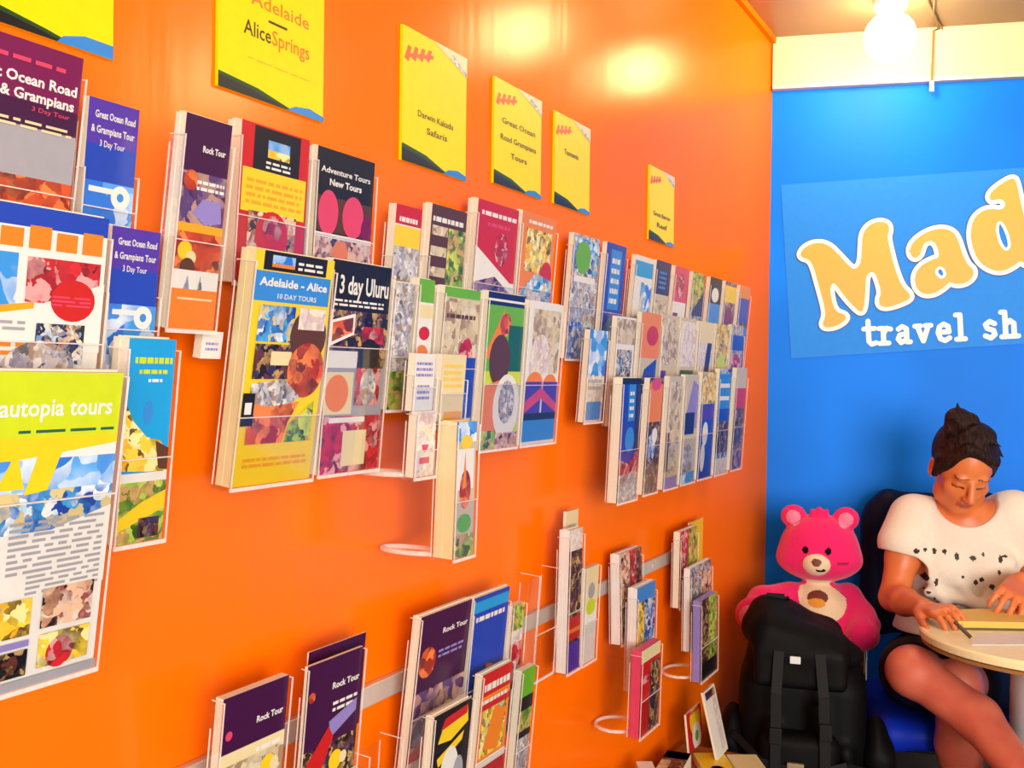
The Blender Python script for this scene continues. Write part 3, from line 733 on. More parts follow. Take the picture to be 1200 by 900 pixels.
# blue cluster, top tier
CL = 'leaflets in the blue cluster near the corner'
def cl(tl, bl, xr, o, th, ops, base, label, short, side=.9): brochure(tl, bl, xr, o, th, ops, base, label, short=short, group=CL, side=side)
cl((673, 272), (661, 420), 692, .022, .010, [('r', 0, .7, 1, .97, 'ph_sea'), ('d', .4, .82, .28, 'green_print', .9), ('r', 0, .3, 1, .68, 'ph_grey'), ('r', .1, .62, .9, .67, 'white_print'), ('r', 0, .0, 1, .3, 'ph_blue')], 'ph_grey', 'leaflet with a green blob on blue, top left of the cluster', 'green blob leaflet')
cl((712, 283), (699, 424), 722, .022, .010, [('r', .25, .45, .8, .95, 'sky_print'), ('L', .32, .5, .72, .92, 5, 'white_print'), ('d', .5, .2, .4, 'sky_print', 1)], 'blue_print', 'royal blue leaflet with a pale title block in the top tier', 'royal blue title block leaflet')
cl((746, 298), (734, 420), 755, .022, .010, [('r', 0, .8, 1, .95, 'aqua_print'), ('r', .4, .3, 1, .75, 'ph_sky'), ('p', [(.1, .1), (.5, .7), (.5, .1)], 'cream_print')], 'white_print', 'white and aqua leaflet in the top tier of the cluster', 'white and aqua leaflet')
cl((770, 304), (759, 420), 776, .022, .010, [('r', 0, .66, 1, 1, 'navy_print'), ('L', .25, .72, .75, .92, 4, 'sky_print'), ('r', 0, 0, 1, .6, 'ph_beige')], 'beige_print', 'beige leaflet with a navy square head in the top tier', 'navy headed leaflet')
cl((792, 311), (781, 420), 797, .022, .010, [('r', 0, .62, 1, 1, 'pink_print'), ('d', .5, .8, .3, 'ph_red', 1), ('r', .1, 0, .45, .5, 'magenta_print')], 'white_print', 'hot pink headed leaflet in the top tier of the cluster', 'pink headed leaflet')
cl((813, 318), (803, 420), 817, .022, .010, [('r', 0, .6, 1, 1, 'ph_green'), ('p', [(0, .5), (1, .8), (1, .5)], 'navy_print'), ('r', 0, 0, 1, .4, 'ph_red')], 'ph_mixed', 'dark green leaflet right of the pink headed one', 'dark green leaflet')
cl((833, 324), (823, 425), 837, .022, .010, [('r', 0, .7, 1, 1, 'black_print'), ('d', .5, .8, .3, 'white_print', .6), ('r', 0, .2, 1, .6, 'sky_print'), ('r', 0, .3, 1, .38, 'white_print')], 'sky_print', 'black and light blue leaflet in the top tier', 'black and light blue leaflet')
cl((851, 329), (841, 425), 854, .022, .010, [('r', 0, .75, 1, .95, 'yellow_print'), ('d', .5, .5, .4, 'magenta_print', 1), ('r', 0, 0, 1, .3, 'ph_dark')], 'ph_purple', 'yellow topped purple leaflet in the top tier', 'yellow topped purple leaflet')
cl((868, 334), (858, 430), 870, .022, .010, [('r', 0, .85, 1, 1, 'orange_print'), ('r', 0, .55, 1, .85, 'blue_print'), ('r', 0, .3, 1, .5, 'sky_print')], 'ph_dark', 'orange and blue leaflet at the top right corner of the cluster', 'top right corner leaflet')
# middle tier
cl((692, 386), (683, 495), 704, .055, .011, [('r', 0, .5, 1, 1, 'ph_sky'), ('L', .1, .35, .9, .5, 2, 'grey_print'), ('r', .1, .02, .9, .22, 'sky_print')], 'ph_pale', 'pale leaflet with sky photos at the left of the middle tier', 'pale sky leaflet')
cl((724, 370), (714, 500), 736, .055, .011, [('r', 0, .75, 1, .98, 'ph_beige'), ('r', .1, .45, .9, .7, 'ph_mixed'), ('d', .5, .35, .4, 'aqua_print', .4)], 'white_print', 'tan and white leaflet above the navy leaflet', 'tan and white leaflet')
cl((753, 365), (742, 500), 765, .055, .011, [('r', 0, .6, 1, 1, 'orange_print'), ('d', .6, .8, .3, 'red_print', .6), ('p', [(0, .1), (.3, .5), (.9, .6), (.9, .1)], 'blue_print')], 'beige_print', 'orange leaflet with a blue swoosh in the middle tier', 'orange and swoosh leaflet')
cl((777, 368), (767, 500), 787, .055, .011, [('r', 0, .55, 1, .97, 'ph_beige'), ('r', 0, .0, .4, .5, 'violet_print'), ('r', .55, .0, .9, .45, 'navy_print')], 'beige_print', 'beige and navy leaflet in the middle tier', 'beige and navy leaflet')
cl((799, 372), (790, 500), 808, .055, .011, [('r', 0, .55, 1, .97, 'ph_pale'), ('r', .05, .3, .95, .52, 'darkgreen_print'), ('d', .5, .1, .4, 'aqua_print', .5)], 'beige_print', 'pale leaflet with a dark green block in the middle tier', 'dark green block leaflet')
cl((820, 376), (811, 500), 828, .055, .011, [('p', [(.2, 0), (.7, .9), (1, .9), (.6, 0)], 'navy_print'), ('r', 0, .8, 1, 1, 'cream_print')], 'ph_pale', 'pale leaflet with a slanting navy stripe', 'slanting navy stripe leaflet')
cl((840, 379), (831, 500), 847, .055, .011, [('r', 0, .4, 1, 1, 'ph_yellow'), ('r', 0, .0, 1, .45, 'navy_print'), ('d', .5, .6, .3, 'lime_print', .8)], 'ph_green', 'yellow and navy leaflet in the middle tier', 'yellow and navy leaflet')
cl((858, 380), (850, 500), 864, .055, .011, [('r', 0, .75, 1, .9, 'blue_print'), ('d', .5, .6, .4, 'ph_red', .7), ('r', 0, .4, 1, .52, 'sky_print'), ('r', 0, 0, 1, .3, 'ph_grey')], 'ph_grey', 'blue banded leaflet at the right end of the middle tier', 'blue banded leaflet')
# low tier
cl((730, 443), (722, 590), 744, .093, .028, [('r', 0, .45, 1, 1, 'blue_print'), ('r', .75, .4, 1, .97, 'navy_print'), ('r', .35, .65, .72, .95, 'sky_print'), ('L', .42, .68, .65, .92, 4, 'white_print'), ('r', 0, .95, 1, 1, 'black_print'), ('d', .5, .5, .25, 'sky_print', 1), ('p', [(0, .35), (.5, .3), (1, .42), (1, .2), (0, .2)], 'ph_red'), ('r', 0, .0, 1, .22, 'ph_grey')], 'blue_print', 'deep blue leaflet with thick cream side, lower left of the cluster', 'deep blue lower left leaflet', .95)
cl((762, 443), (752, 580), 768, .090, .012, [('r', 0, .62, 1, .95, 'orange_print'), ('d', .5, .95, .35, 'pink_print', .5), ('r', 0, .0, 1, .58, 'ph_dark'), ('d', .4, .4, .3, 'ph_blue', 1.3), ('d', .6, .5, .2, 'white_print')], 'ph_dark', 'orange topped dark leaflet in the low tier', 'orange topped dark leaflet')
cl((785, 441), (776, 574), 792, .090, .012, [('r', .1, .1, .95, .95, 'ph_beige'), ('r', 0, .15, .25, .5, 'brown_print'), ('r', 0, 0, 1, .1, 'lilac_print')], 'beige_print', 'plain beige leaflet in the low tier of the cluster', 'plain beige leaflet')
cl((804, 439), (796, 568), 812, .090, .012, [('p', [(0, .5), (.6, .95), (1, .9), (1, .5)], 'lilac_print'), ('r', .1, .45, .8, .65, 'navy_print'), ('d', .4, .2, .4, 'ph_grey', 1), ('r', 0, 0, 1, .1, 'ph_sky')], 'beige_print', 'beige leaflet with a navy patch in the low tier', 'navy patch leaflet')
cl((824, 436), (816, 562), 832, .090, .012, [('r', 0, .7, 1, 1, 'ph_yellow'), ('r', 0, .55, 1, .68, 'violet_print'), ('r', 0, 0, 1, .55, 'blue_print'), ('d', .4, .42, .2, 'white_print', 1.3), ('d', .3, .2, .16, 'white_print', 2)], 'blue_print', 'blue leaflet with white spots in the low tier', 'blue white spotted leaflet')
cl((844, 432), (836, 557), 850, .090, .012, [('r', 0, .55, 1, .95, 'sky_print'), ('r', .1, .82, .9, .86, 'white_print'), ('r', .1, .7, .9, .74, 'white_print'), ('r', 0, .5, 1, .62, 'blue_print'), ('r', 0, .2, 1, .5, 'ph_dark'), ('r', 0, 0, 1, .15, 'ph_pale')], 'ph_blue', 'light blue leaflet with white stripes in the low tier', 'white striped leaflet')
cl((864, 431), (855, 551), 867, .090, .012, [('r', 0, .8, 1, 1, 'beige_print'), ('r', 0, .6, 1, .8, 'red_print'), ('r', 0, 0, 1, .2, 'ph_purple')], 'ph_dark', 'dark leaflet with a red band, lower right corner of the cluster', 'lower right corner leaflet')
# lower rows on the rail
LOWG = 'brochures on the lower rail'
def lo(tl, bl, xr, o, th, ops, base, label, short, **k): brochure(tl, bl, xr, o, th, ops, base, label, short=short, group=LOWG, **k)
PUR = [('r', 0, .74, 1, 1, 'purple_print'), ('t', 'Rock Tour', .74, .83, .03, 'white_print', .42, 'c', .03), ('d', .12, .82, .05, 'pink_print'), ('r', 0, .68, 1, .74, 'cream_print'), ('L', .55, .69, .95, .73, 1, 'white_print'), ('r', 0, .2, 1, .68, 'ph_beige'), ('d', .76, .60, .12, 'yellow_print'), ('d', .86, .60, .07, 'cream_print'), ('r', 0, 0, 1, .3, 'ph_rock')]
lo((262, 820), (240, 1080), 317, .05, .01, PUR, 'ph_beige', 'dark purple brochure with beige photo at the bottom edge, leftmost', 'leftmost dark purple brochure', side=.99)
PU2 = [('r', 0, .6, 1, 1, 'purple_print'), ('t', 'Rock Tour', .72, .85, .03, 'white_print', .5, 'c', .03), ('L', .5, .74, .95, .80, 2, 'white_print'), ('p', [(.5, .62), (.95, .70), (.95, .76), (.45, .70)], 'lilac_print'), ('p', [(0, .50), (.45, .68), (.55, .62), (.2, .35), (0, .3)], 'red_print'), ('r', 0, 0, .9, .42, 'ph_rock'), ('d', .62, .50, .12, 'yellow_print'), ('d', .76, .50, .07, 'cream_print'), ('d', .1, .85, .06, 'ph_rock')]
lo((361, 782), (340, 1040), 405, .05, .004, PU2, 'ph_dark', 'dark purple brochure with a red rock picture and yellow spot at the bottom', 'dark purple brochure with the red rock', side=.99)
lo((362, 765), (353, 880), 420, .041, .002, [('r', 0, .9, 1, 1, 'purple_print')], 'purple_print', 'plain purple brochure standing up behind the one with the red rock', 'x', hold=False)
lo((494, 724), (472, 930), 532, .04, .015, [('r', 0, .5, 1, 1, 'purple_print'), ('t', 'Rock Tour', .7, .86, .03, 'white_print', .5, 'c', .03), ('d', .2, .72, .16, 'ph_rock', 1), ('L', .4, .72, .9, .78, 2, 'lilac_print'), ('r', 0, .2, 1, .56, 'ph_purple'), ('d', .7, .36, .14, 'yellow_print', .9), ('p', [(0, .2), (.5, .34), (1, .28), (1, .15), (0, .12)], 'red_print'), ('r', 0, 0, 1, .16, 'ph_pale')], 'purple_print', 'purple brochure with an orange rosette left of the blue one', 'purple brochure with the rosette', side=.99)
lo((556, 702), (538, 890), 580, .045, .016, [('r', 0, .9, 1, .97, 'aqua_print'), ('L', .1, .84, .9, .9, 1, 'white_print'), ('p', [(.1, .2), (.5, .55), (.85, .5), (.7, .2)], 'ph_rock'), ('p', [(0, .1), (.4, .4), (.5, .1)], 'brown_print'), ('r', 0, 0, 1, .2, 'ph_dark')], 'blue_print', 'bright blue brochure with a brown rock picture', 'bright blue rock brochure', side=.9)
lo((601, 711), (590, 860), 604, .045, .012, [('r', 0, .8, 1, 1, 'ph_green'), ('r', 0, .5, 1, .7, 'ph_red'), ('r', 0, 0, 1, .4, 'ph_grey')], 'ph_pale', 'small pale leaflet right of the bright blue brochure', 'small pale leaflet', side=.99)
lo((509, 841), (494, 1020), 538, .092, .014, [('p', [(.15, .80), (.3, .93), (.9, .97), (.95, .85), (.5, .78)], 'yellow_print'), ('p', [(.2, .88), (.3, .95), (.9, .97), (.9, .91)], 'red_print'), ('p', [(.15, .70), (.85, .80), (.8, .74), (.2, .64)], 'yellow_print'), ('d', .5, .55, .25, 'white_print', 1.6), ('d', .75, .5, .15, 'grey_print', 2), ('r', 0, 0, 1, .4, 'ph_dark')], 'black_print', 'black leaflet with yellow and red lettering shapes, front of the bottom row', 'black and yellow leaflet', side=.99)
lo((566, 792), (548, 975), 583, .068, .014, [('r', 0, .85, 1, 1, 'red_print'), ('L', .1, .88, .95, .97, 1, 'white_print'), ('L', .05, .80, .9, .85, 1, 'white_print'), ('r', 0, .76, 1, .80, 'red_print'), ('r', .1, .45, .9, .76, 'ph_yellow'), ('p', [(.2, .5), (.5, .76), (.9, .7), (.7, .45)], 'orange_print'), ('r', 0, .38, 1, .43, 'white_print'), ('r', 0, 0, 1, .38, 'red_print')], 'orange_print', 'red and orange leaflet below the bright blue brochure', 'red and orange leaflet', side=.99)
lo((612, 787), (597, 950), 613, .068, .012, [('r', 0, .8, 1, 1, 'green_print'), ('r', 0, .55, 1, .7, 'ph_green'), ('r', 0, 0, 1, .5, 'ph_grey')], 'black_print', 'slim green topped leaflet right of the red and orange one', 'slim green topped leaflet', side=.99)
lo((668, 622), (663, 790), 678, .06, .03, [('r', 0, .85, 1, 1, 'ph_pale'), ('r', 0, .4, 1, .85, 'ph_dark'), ('r', 0, .22, 1, .38, 'red_print'), ('r', 0, .27, 1, .30, 'orange_print'), ('r', 0, 0, 1, .2, 'violet_print')], 'ph_dark', 'white sided stack with dark, red and violet front on the rail', 'white sided dark stack', side=.95, edge='white_print')
lo((664, 600), (660, 700), 674, .034, .006, [('L', .2, .5, .8, .9, 3, 'grey_print')], 'cream_print', 'cream leaflet sticking up behind the white sided dark stack', 'x', hold=False)
lo((687, 667), (681, 780), 696, .05, .01, [('r', 0, .6, 1, 1, 'cream_print'), ('d', .5, .58, .35, 'lime_print', .7), ('d', .5, .75, .25, 'grey_print', 1)], 'white_print', 'white leaflet with a lime spot right of the white sided stack', 'white leaflet with the lime spot', side=.99)
lo((726, 650), (727, 756), 752, .05, .03, [('r', 0, 0, .5, 1, 'ph_people'), ('r', .45, .2, .75, 1, 'ph_red'), ('r', .75, .1, 1, 1, 'ph_dark')], 'ph_red', 'red and dark leaflet stack with curved white side, upper of three', 'upper red and dark stack', side=.9, edge='white_print')
lo((747, 690), (744, 812), 765, .083, .03, [('r', 0, .85, 1, 1, 'sky_print'), ('r', 0, 0, .4, .85, 'ph_yellow'), ('r', .45, 0, 1, .85, 'ph_blue')], 'ph_blue', 'yellow and blue leaflet stack with white side, middle of three', 'yellow and blue stack', side=.9, edge='white_print')
lo((752, 764), (748, 866), 770, .116, .03, [('r', 0, .85, 1, 1, 'cream_print'), ('r', 0, 0, .5, .85, 'red_print'), ('r', .5, 0, 1, .8, 'ph_dark'), ('r', .0, .6, .5, .7, 'ph_red')], 'red_print', 'crimson leaflet stack in a ringed holder, lowest of three', 'crimson stack', side=.95, ring=True, edge='pink_print')
lo((797, 624), (795, 713), 815, .05, .02, [('r', 0, 0, 1, .9, 'ph_red'), ('r', .5, .5, 1, 1, 'ph_green')], 'ph_red', 'dark red leaflet stack with peach side near the corner', 'dark red stack', side=.9)
lo((808, 613), (806, 700), 822, .028, .004, [('d', .5, .8, .4, 'yellow_print', 1)], 'yellow_print', 'yellow leaflet sticking up near the corner', 'x', hold=False)
lo((809, 667), (808, 764), 832, .082, .02, [('r', 0, .4, 1, 1, 'ph_mixed'), ('r', .1, .15, .6, .4, 'ph_yellow'), ('r', .5, .5, 1, .9, 'ph_people')], 'ph_mixed', 'mixed photo leaflet stack with white side near the corner', 'mixed photo stack', side=.9, edge='white_print')
lo((821, 705), (820, 800), 839, .115, .025, [('r', 0, .4, .5, 1, 'ph_dark'), ('r', .5, .2, 1, 1, 'ph_green'), ('r', 0, 0, 1, .2, 'black_print')], 'ph_dark', 'dark leaflet stack with lilac side in the holder nearest the corner', 'dark stack with lilac side', side=.95, ring=True, edge='lilac_print')

# rail behind the lower holders
mat('rail_metal', (.6, .55, .5), .35, .3)
ra = onwall(300, 871, .0); rb = onwall(812, 641, .0); rl = (rb - ra) @ D
M_ = frame(D, Z, N, ra - N * .0)
mb = MB(); mb.box((-1.0, -.014, .0005), (rl, .014, .012), 'rail_metal', bev=.002)
for i in range(9): mb.box((-1 + i * (rl + 1) / 8 - .004, -.004, .012), (-1 + i * (rl + 1) / 8 + .004, .004, .014), 'rail_metal')
o = mb.build('mounting_rail', None, M_); tag(o, 'pale grey mounting rail behind the lower brochure holders', 'rail')


def empty_holder(tl, bl, xr, o, label, **k):
    B = onwall(*bl, o); T = atS_(tl, B); w = (onwall(xr, bl[1], o) - B) @ D
    Y = T - B; h = np.linalg.norm(Y); Y /= h; M = frame(D, Y, np.cross(D, Y), B)
    t = thing('brochure_holder', M, label, 'holder', 'clear acrylic brochure holders')
    holder_parts(t, w, h, .03, 0, o, **k)


empty_holder((632, 668), (622, 800), 645, .05, 'empty clear acrylic holder right of the small pale leaflet', side=.95)
empty_holder((432, 880), (425, 990), 462, .06, 'empty clear acrylic holder at the bottom, right of the purple brochures', side=.95)


# ------------------------------------------------------------------ smooth solid bodies (blended tapered limbs, one surface)
class Body:
    def __init__(s, lo, hi, h):
        s.lo = np.array(lo, float); s.h = h
        s.n = np.ceil((np.array(hi) - s.lo) / h).astype(int) + 1
        s.F = np.full(s.n, .2, np.float32)

    def _sub(s, lo, hi):
        a = np.clip(np.floor((lo - s.lo) / s.h).astype(int), 0, s.n - 1); b = np.clip(np.ceil((hi - s.lo) / s.h).astype(int) + 1, 1, s.n)
        g = [(s.lo[i] + s.h * np.arange(a[i], b[i])).astype(np.float32) for i in range(3)]
        X, Y, Zz = np.meshgrid(*g, indexing='ij')
        return (slice(a[0], b[0]), slice(a[1], b[1]), slice(a[2], b[2])), X, Y, Zz

    def _mix(s, sl, d, k, op):
        f = s.F[sl]
        if op == 'add':
            hh = np.clip(.5 + .5 * (f - d) / k, 0, 1); s.F[sl] = f * (1 - hh) + d * hh - k * hh * (1 - hh)
        else:
            d = -d; hh = np.clip(.5 - .5 * (f - d) / k, 0, 1); s.F[sl] = f * (1 - hh) + d * hh + k * hh * (1 - hh)

    def limb(s, a, b, ra, rb, k=.01, op='add'):
        a = np.array(a, float); b = np.array(b, float); m = max(ra, rb) + k * 1.5 + 3 * s.h
        sl, X, Y, Zz = s._sub(np.minimum(a, b) - m, np.maximum(a, b) + m)
        d = b - a; L = d @ d + 1e-12
        t = np.clip(((X - a[0]) * d[0] + (Y - a[1]) * d[1] + (Zz - a[2]) * d[2]) / L, 0, 1)
        q = np.sqrt((X - a[0] - t * d[0]) ** 2 + (Y - a[1] - t * d[1]) ** 2 + (Zz - a[2] - t * d[2]) ** 2) - (ra + (rb - ra) * t)
        s._mix(sl, q, k, op)

    def chain(s, pts, rs, k=.01):
        for i in range(len(pts) - 1): s.limb(pts[i], pts[i + 1], rs[i], rs[i + 1], k)

    def ell(s, c, r, R=None, k=.01, op='add'):
        """ellipsoid, radii along the rows of R"""
        c = np.array(c, float); r = np.array(r, float); R = np.eye(3) if R is None else np.array(R, float)
        m = max(r) + k * 1.5 + 3 * s.h
        sl, X, Y, Zz = s._sub(c - m, c + m)
        X, Y, Zz = X - c[0], Y - c[1], Zz - c[2]
        U = [(X * R[i][0] + Y * R[i][1] + Zz * R[i][2]) / r[i] for i in range(3)]
        k0 = np.sqrt(U[0] ** 2 + U[1] ** 2 + U[2] ** 2); k1 = np.sqrt((U[0] / r[0]) ** 2 + (U[1] / r[1]) ** 2 + (U[2] / r[2]) ** 2)
        s._mix(sl, k0 * (k0 - 1) / (k1 + 1e-9), k, op)

    def rbox(s, c, hf, r, R=None, k=.01, op='add'):
        c = np.array(c, float); hf = np.array(hf, float); R = np.eye(3) if R is None else np.array(R, float)
        m = np.linalg.norm(hf) + k * 1.5 + 3 * s.h
        sl, X, Y, Zz = s._sub(c - m, c + m); X, Y, Zz = X - c[0], Y - c[1], Zz - c[2]
        U = [np.abs(X * R[i][0] + Y * R[i][1] + Zz * R[i][2]) - (hf[i] - r) for i in range(3)]
        d = np.sqrt(sum(np.maximum(u, 0) ** 2 for u in U)) + np.minimum(np.maximum(np.maximum(U[0], U[1]), U[2]), 0) - r
        s._mix(sl, d, k, op)

    def cut(s, P, n, k=.004):
        """remove everything on the side n points to"""
        sl, X, Y, Zz = s._sub(s.lo - 1, s.lo + s.n * s.h + 1)
        d = -((X - P[0]) * n[0] + (Y - P[1]) * n[1] + (Zz - P[2]) * n[2]); s._mix(sl, d, k, 'sub')

    def mesh(s):
        F = s.F; n = s.n
        F[0], F[-1], F[:, 0], F[:, -1], F[:, :, 0], F[:, :, -1] = .1, .1, .1, .1, .1, .1
        I = F < 0
        c = [I[i:n[0] - 1 + i, j:n[1] - 1 + j, k:n[2] - 1 + k] for i in (0, 1) for j in (0, 1) for k in (0, 1)]
        sm = sum(x.astype(np.int8) for x in c); act = (sm > 0) & (sm < 8)
        idx = np.full(act.shape, -1, np.int64); ijk = np.argwhere(act); idx[tuple(ijk.T)] = np.arange(len(ijk))
        acc = np.zeros((len(ijk), 3)); cnt = np.zeros(len(ijk))
        V = {}
        for i in (0, 1):
            for j in (0, 1):
                for k in (0, 1): V[i, j, k] = F[ijk[:, 0] + i, ijk[:, 1] + j, ijk[:, 2] + k]
        for ax in range(3):
            for u in (0, 1):
                for v in (0, 1):
                    a = [u, v]; a.insert(ax, 0); b = [u, v]; b.insert(ax, 1)
                    fa, fb = V[tuple(a)], V[tuple(b)]; cr = (fa < 0) != (fb < 0)
                    t = np.where(cr, fa / np.where(np.abs(fa - fb) < 1e-12, 1, fa - fb), 0)
                    p = np.array(a, float)[None, :].repeat(len(ijk), 0); p[:, ax] += t
                    acc += p * cr[:, None]; cnt += cr
        P = s.lo + s.h * (ijk + acc / cnt[:, None])
        Q = []
        for ax in range(3):
            o1, o2 = [(1, 2), (2, 0), (0, 1)][ax]
            sh = [slice(0, n[d] - 1) if d == ax else slice(1, n[d] - 1) for d in range(3)]
            sh2 = [slice(1, n[d]) if d == ax else slice(1, n[d] - 1) for d in range(3)]
            A, B = I[tuple(sh)], I[tuple(sh2)]
            for flip, mk in ((False, A & ~B), (True, ~A & B)):
                e = np.argwhere(mk)
                if not len(e): continue
                for d in range(3):
                    if d != ax: e[:, d] += 1
                def cell(d1, d2):
                    q = e.copy(); q[:, o1] -= d1; q[:, o2] -= d2; return idx[tuple(q.T)]
                q = np.stack([cell(1, 1), cell(0, 1), cell(0, 0), cell(1, 0)], 1)
                Q.append(q[:, ::-1] if flip else q)
        return P, np.concatenate(Q)


def body_object(name, B, mats, pick=None, parent=None, origin=None, relax=1):
    P, Q = B.mesh()
    for _ in range(relax):                       # one gentle smoothing pass
        acc = np.zeros_like(P); cnt = np.zeros(len(P))
        for a, b in ((0, 1), (1, 2), (2, 3), (3, 0)):
            np.add.at(acc, Q[:, a], P[Q[:, b]]); np.add.at(cnt, Q[:, a], 1); np.add.at(acc, Q[:, b], P[Q[:, a]]); np.add.at(cnt, Q[:, b], 1)
        P = P * .5 + acc / cnt[:, None] * .5
    cen = P[Q].mean(1)
    fm = pick(cen).astype(int) if pick else np.zeros(len(Q), int)
    W0 = np.array(origin if origin is not None else (parent.matrix_world.translation if parent else (0, 0, 0)))
    if parent is not None: W0 = np.array(parent.matrix_world.translation)
    P = P - W0
    me = bpy.data.meshes.new(name)
    me.vertices.add(len(P)); me.vertices.foreach_set('co', P.astype(np.float32).ravel())
    me.loops.add(len(Q) * 4); me.loops.foreach_set('vertex_index', Q.astype(np.int32).ravel())
    me.polygons.add(len(Q)); me.polygons.foreach_set('loop_start', np.arange(len(Q), dtype=np.int32) * 4)
    for m in mats: me.materials.append(MM(m))
    me.polygons.foreach_set('material_index', fm.astype(np.int32)); me.polygons.foreach_set('use_smooth', np.ones(len(Q), bool))
    me.update(calc_edges=True); me.validate()
    o = bpy.data.objects.new(name, me); COL.objects.link(o)
    if parent is not None: o.parent = parent
    else: o.location = W0
    return o


def V3(*a): return np.array(a, float)
def unit(v): v = np.array(v, float); return v / np.linalg.norm(v)


# ------------------------------------------------------------------ round table, chair, person
TY = 2.38; tc = at(1227, 745, TY); TZ = tc[2]; TR = tc[0] - at(1087, 745, TY)[0]
mat('table_cream', (.97, .90, .52), .3); mat('table_rim', (.35, .16, .05), .4); mat('table_post', (.55, .55, .58), .3)
tt = thing('round_table', (tc[0], tc[1], 0), 'small round cream topped table on a grey post in front of the seated person', 'table')
mb = MB(); mb.lathe([(TR - .012, TZ - .024), (TR - .002, TZ - .02), (TR, TZ - .008), (TR, TZ - .004), (TR - .004, TZ), (.001, TZ)], 'table_cream', n=80); mb.build('tabletop', tt, smooth=False)
mb = MB(); mb.lathe([(TR - .014, TZ - .034), (TR - .006, TZ - .032), (TR - .006, TZ - .0245), (.01, TZ - .0245)], 'table_rim', n=80); mb.build('tabletop_underside', tt)
mb = MB(); mb.lathe([(.10, .03), (.082, .05), (.078, .1), (.076, TZ - .1), (.08, TZ - .06), (.14, TZ - .034)], 'table_post', n=48); mb.build('pedestal', tt, smooth=True)
mb = MB(); mb.lathe([(.15, .0005), (.15, .012), (.13, .025), (.1, .03)], 'table_post', n=60); mb.build('base', tt, smooth=True)

XL = BD; FWD = BN                                   # person faces out from the blue wall
PC = at(1112, 780, 2.84)                            # between the hips
def pl(x, f, z): return V3(*(np.array([PC[0], PC[1], 0]) + XL * x + FWD * f + Z * z))


mat('chair_navy', (.002, .004, .03), .6, spec=.2, bump=.2); mat('chair_blue', (.002, .03, .55), .55, spec=.2, bump=.2, bscale=200); mat('chair_chrome', (.6, .6, .62), .2, 1.)
SEAT = .455
cc0 = pl(0, .0, 0)
ch = thing('visitor_chair', frame(XL, -FWD, Z, cc0 + XL * .0), 'blue seated visitor chair with dark navy back that the person sits on', 'chair')
B = Body((-.3, -.3, .3), (.3, .3, .6), .006)
for sx in (-.17, .17): B.limb((sx, -.19, SEAT - .03), (sx, .17, SEAT - .035), .035, .035, .03)
for yy in np.linspace(-.19, .17, 12): B.limb((-.17, yy, SEAT - .03), (.17, yy, SEAT - .03), .035, .035, .04)
def child_body(nm, B, m, par):
    P, Q = B.mesh(); return link_mesh(nm, P, [tuple(int(i) for i in q) for q in Q], [m], None, par, None, True)
child_body('seat', B, 'chair_blue', ch)
B = Body((-.34, .1, .5), (.34, .36, 1.12), .006)
for i in range(15):
    z = .62 + i * .0268; xw = .178 - .0 * i - (0.04 if i == 14 else 0.012 if i == 13 else 0) - (.02 if i == 0 else 0)
    B.limb((-xw, .235, z), (xw, .235, z), .026, .026, .03)
    B.limb((-xw, .215, z), (-xw, .235, z), .026, .026, .03); B.limb((xw, .215, z), (xw, .235, z), .026, .026, .03)
child_body('backrest', B, 'chair_navy', ch)
mb = MB()
for sx in (-.20, .20): mb.tube([(sx, .19, .40), (sx, .20, .42), (sx, .255, .55), (sx * .9, .262, .9)], .011, 'chair_chrome', 10)
mb.build('back_support', ch, smooth=True)
for sx in (-.21, .21):
    for sy in (-.2, .2):
        mb = MB(); mb.tube([(sx, sy, .40), (sx * 1.05, sy * 1.1, .0)], .011, 'chair_chrome', 12); mb.build('leg', ch, smooth=True)
mb = MB(); mb.tube([(-.21, -.2, .395), (.21, -.2, .395), (.21, .2, .395), (-.21, .2, .395)], .011, 'chair_chrome', 10, closed=True); mb.build('seat_frame', ch, smooth=True)

# --- joints
pelvis = pl(0, .0, .555)
hipA = pl(-.085, .04, .545); hipB = pl(.085, .04, .54)
kneeA = at(1068, 786, 2.49); shinA = at(1150, 840, 2.34); ankA = at(1222, 938, 2.15)
kneeB = at(1122, 800, 2.52); ankB = at(1138, 1012, 2.60)
waist = at(1122, 712, 2.86); chest = at(1126, 650, 2.83); neckb = at(1127, 603, 2.82)
shA = at(1069, 606, 2.84); shB = at(1190, 602, 2.78)
elA = at(1047, 700, 2.76); wrA = at(1082, 713, 2.55)
elB = at(1228, 705, 2.76); wrB = at(1196, 681, 2.60)
HC = at(1129, 548, 2.745)                           # head centre
hf = unit(V3(-.12, -1, 0)); pit = math.radians(33)
hfw = hf * math.cos(pit) - Z * math.sin(pit); hup = hf * math.sin(pit) + Z * math.cos(pit); hrt = np.cross(hup, hfw)
hrt = unit(hrt); HR = np.array([hrt, hfw, hup])      # rows: person's image-right, forward, up
# roll the head slightly
rl_ = math.radians(4); HR = np.array([hrt * math.cos(rl_) - hup * math.sin(rl_), hfw, hup * math.cos(rl_) + hrt * math.sin(rl_)])
def hd(x, f, u): return HC + HR[0] * x + HR[1] * f + HR[2] * u


person = thing('person', (PC[0], PC[1], 0), 'person in white printed tee and black shorts reading at the round table, legs crossed', 'person')
B = Body((.74, 2.1, .0), (1.56, 3.06, 1.34), .0042)
BR_ = np.array([XL, FWD, Z])
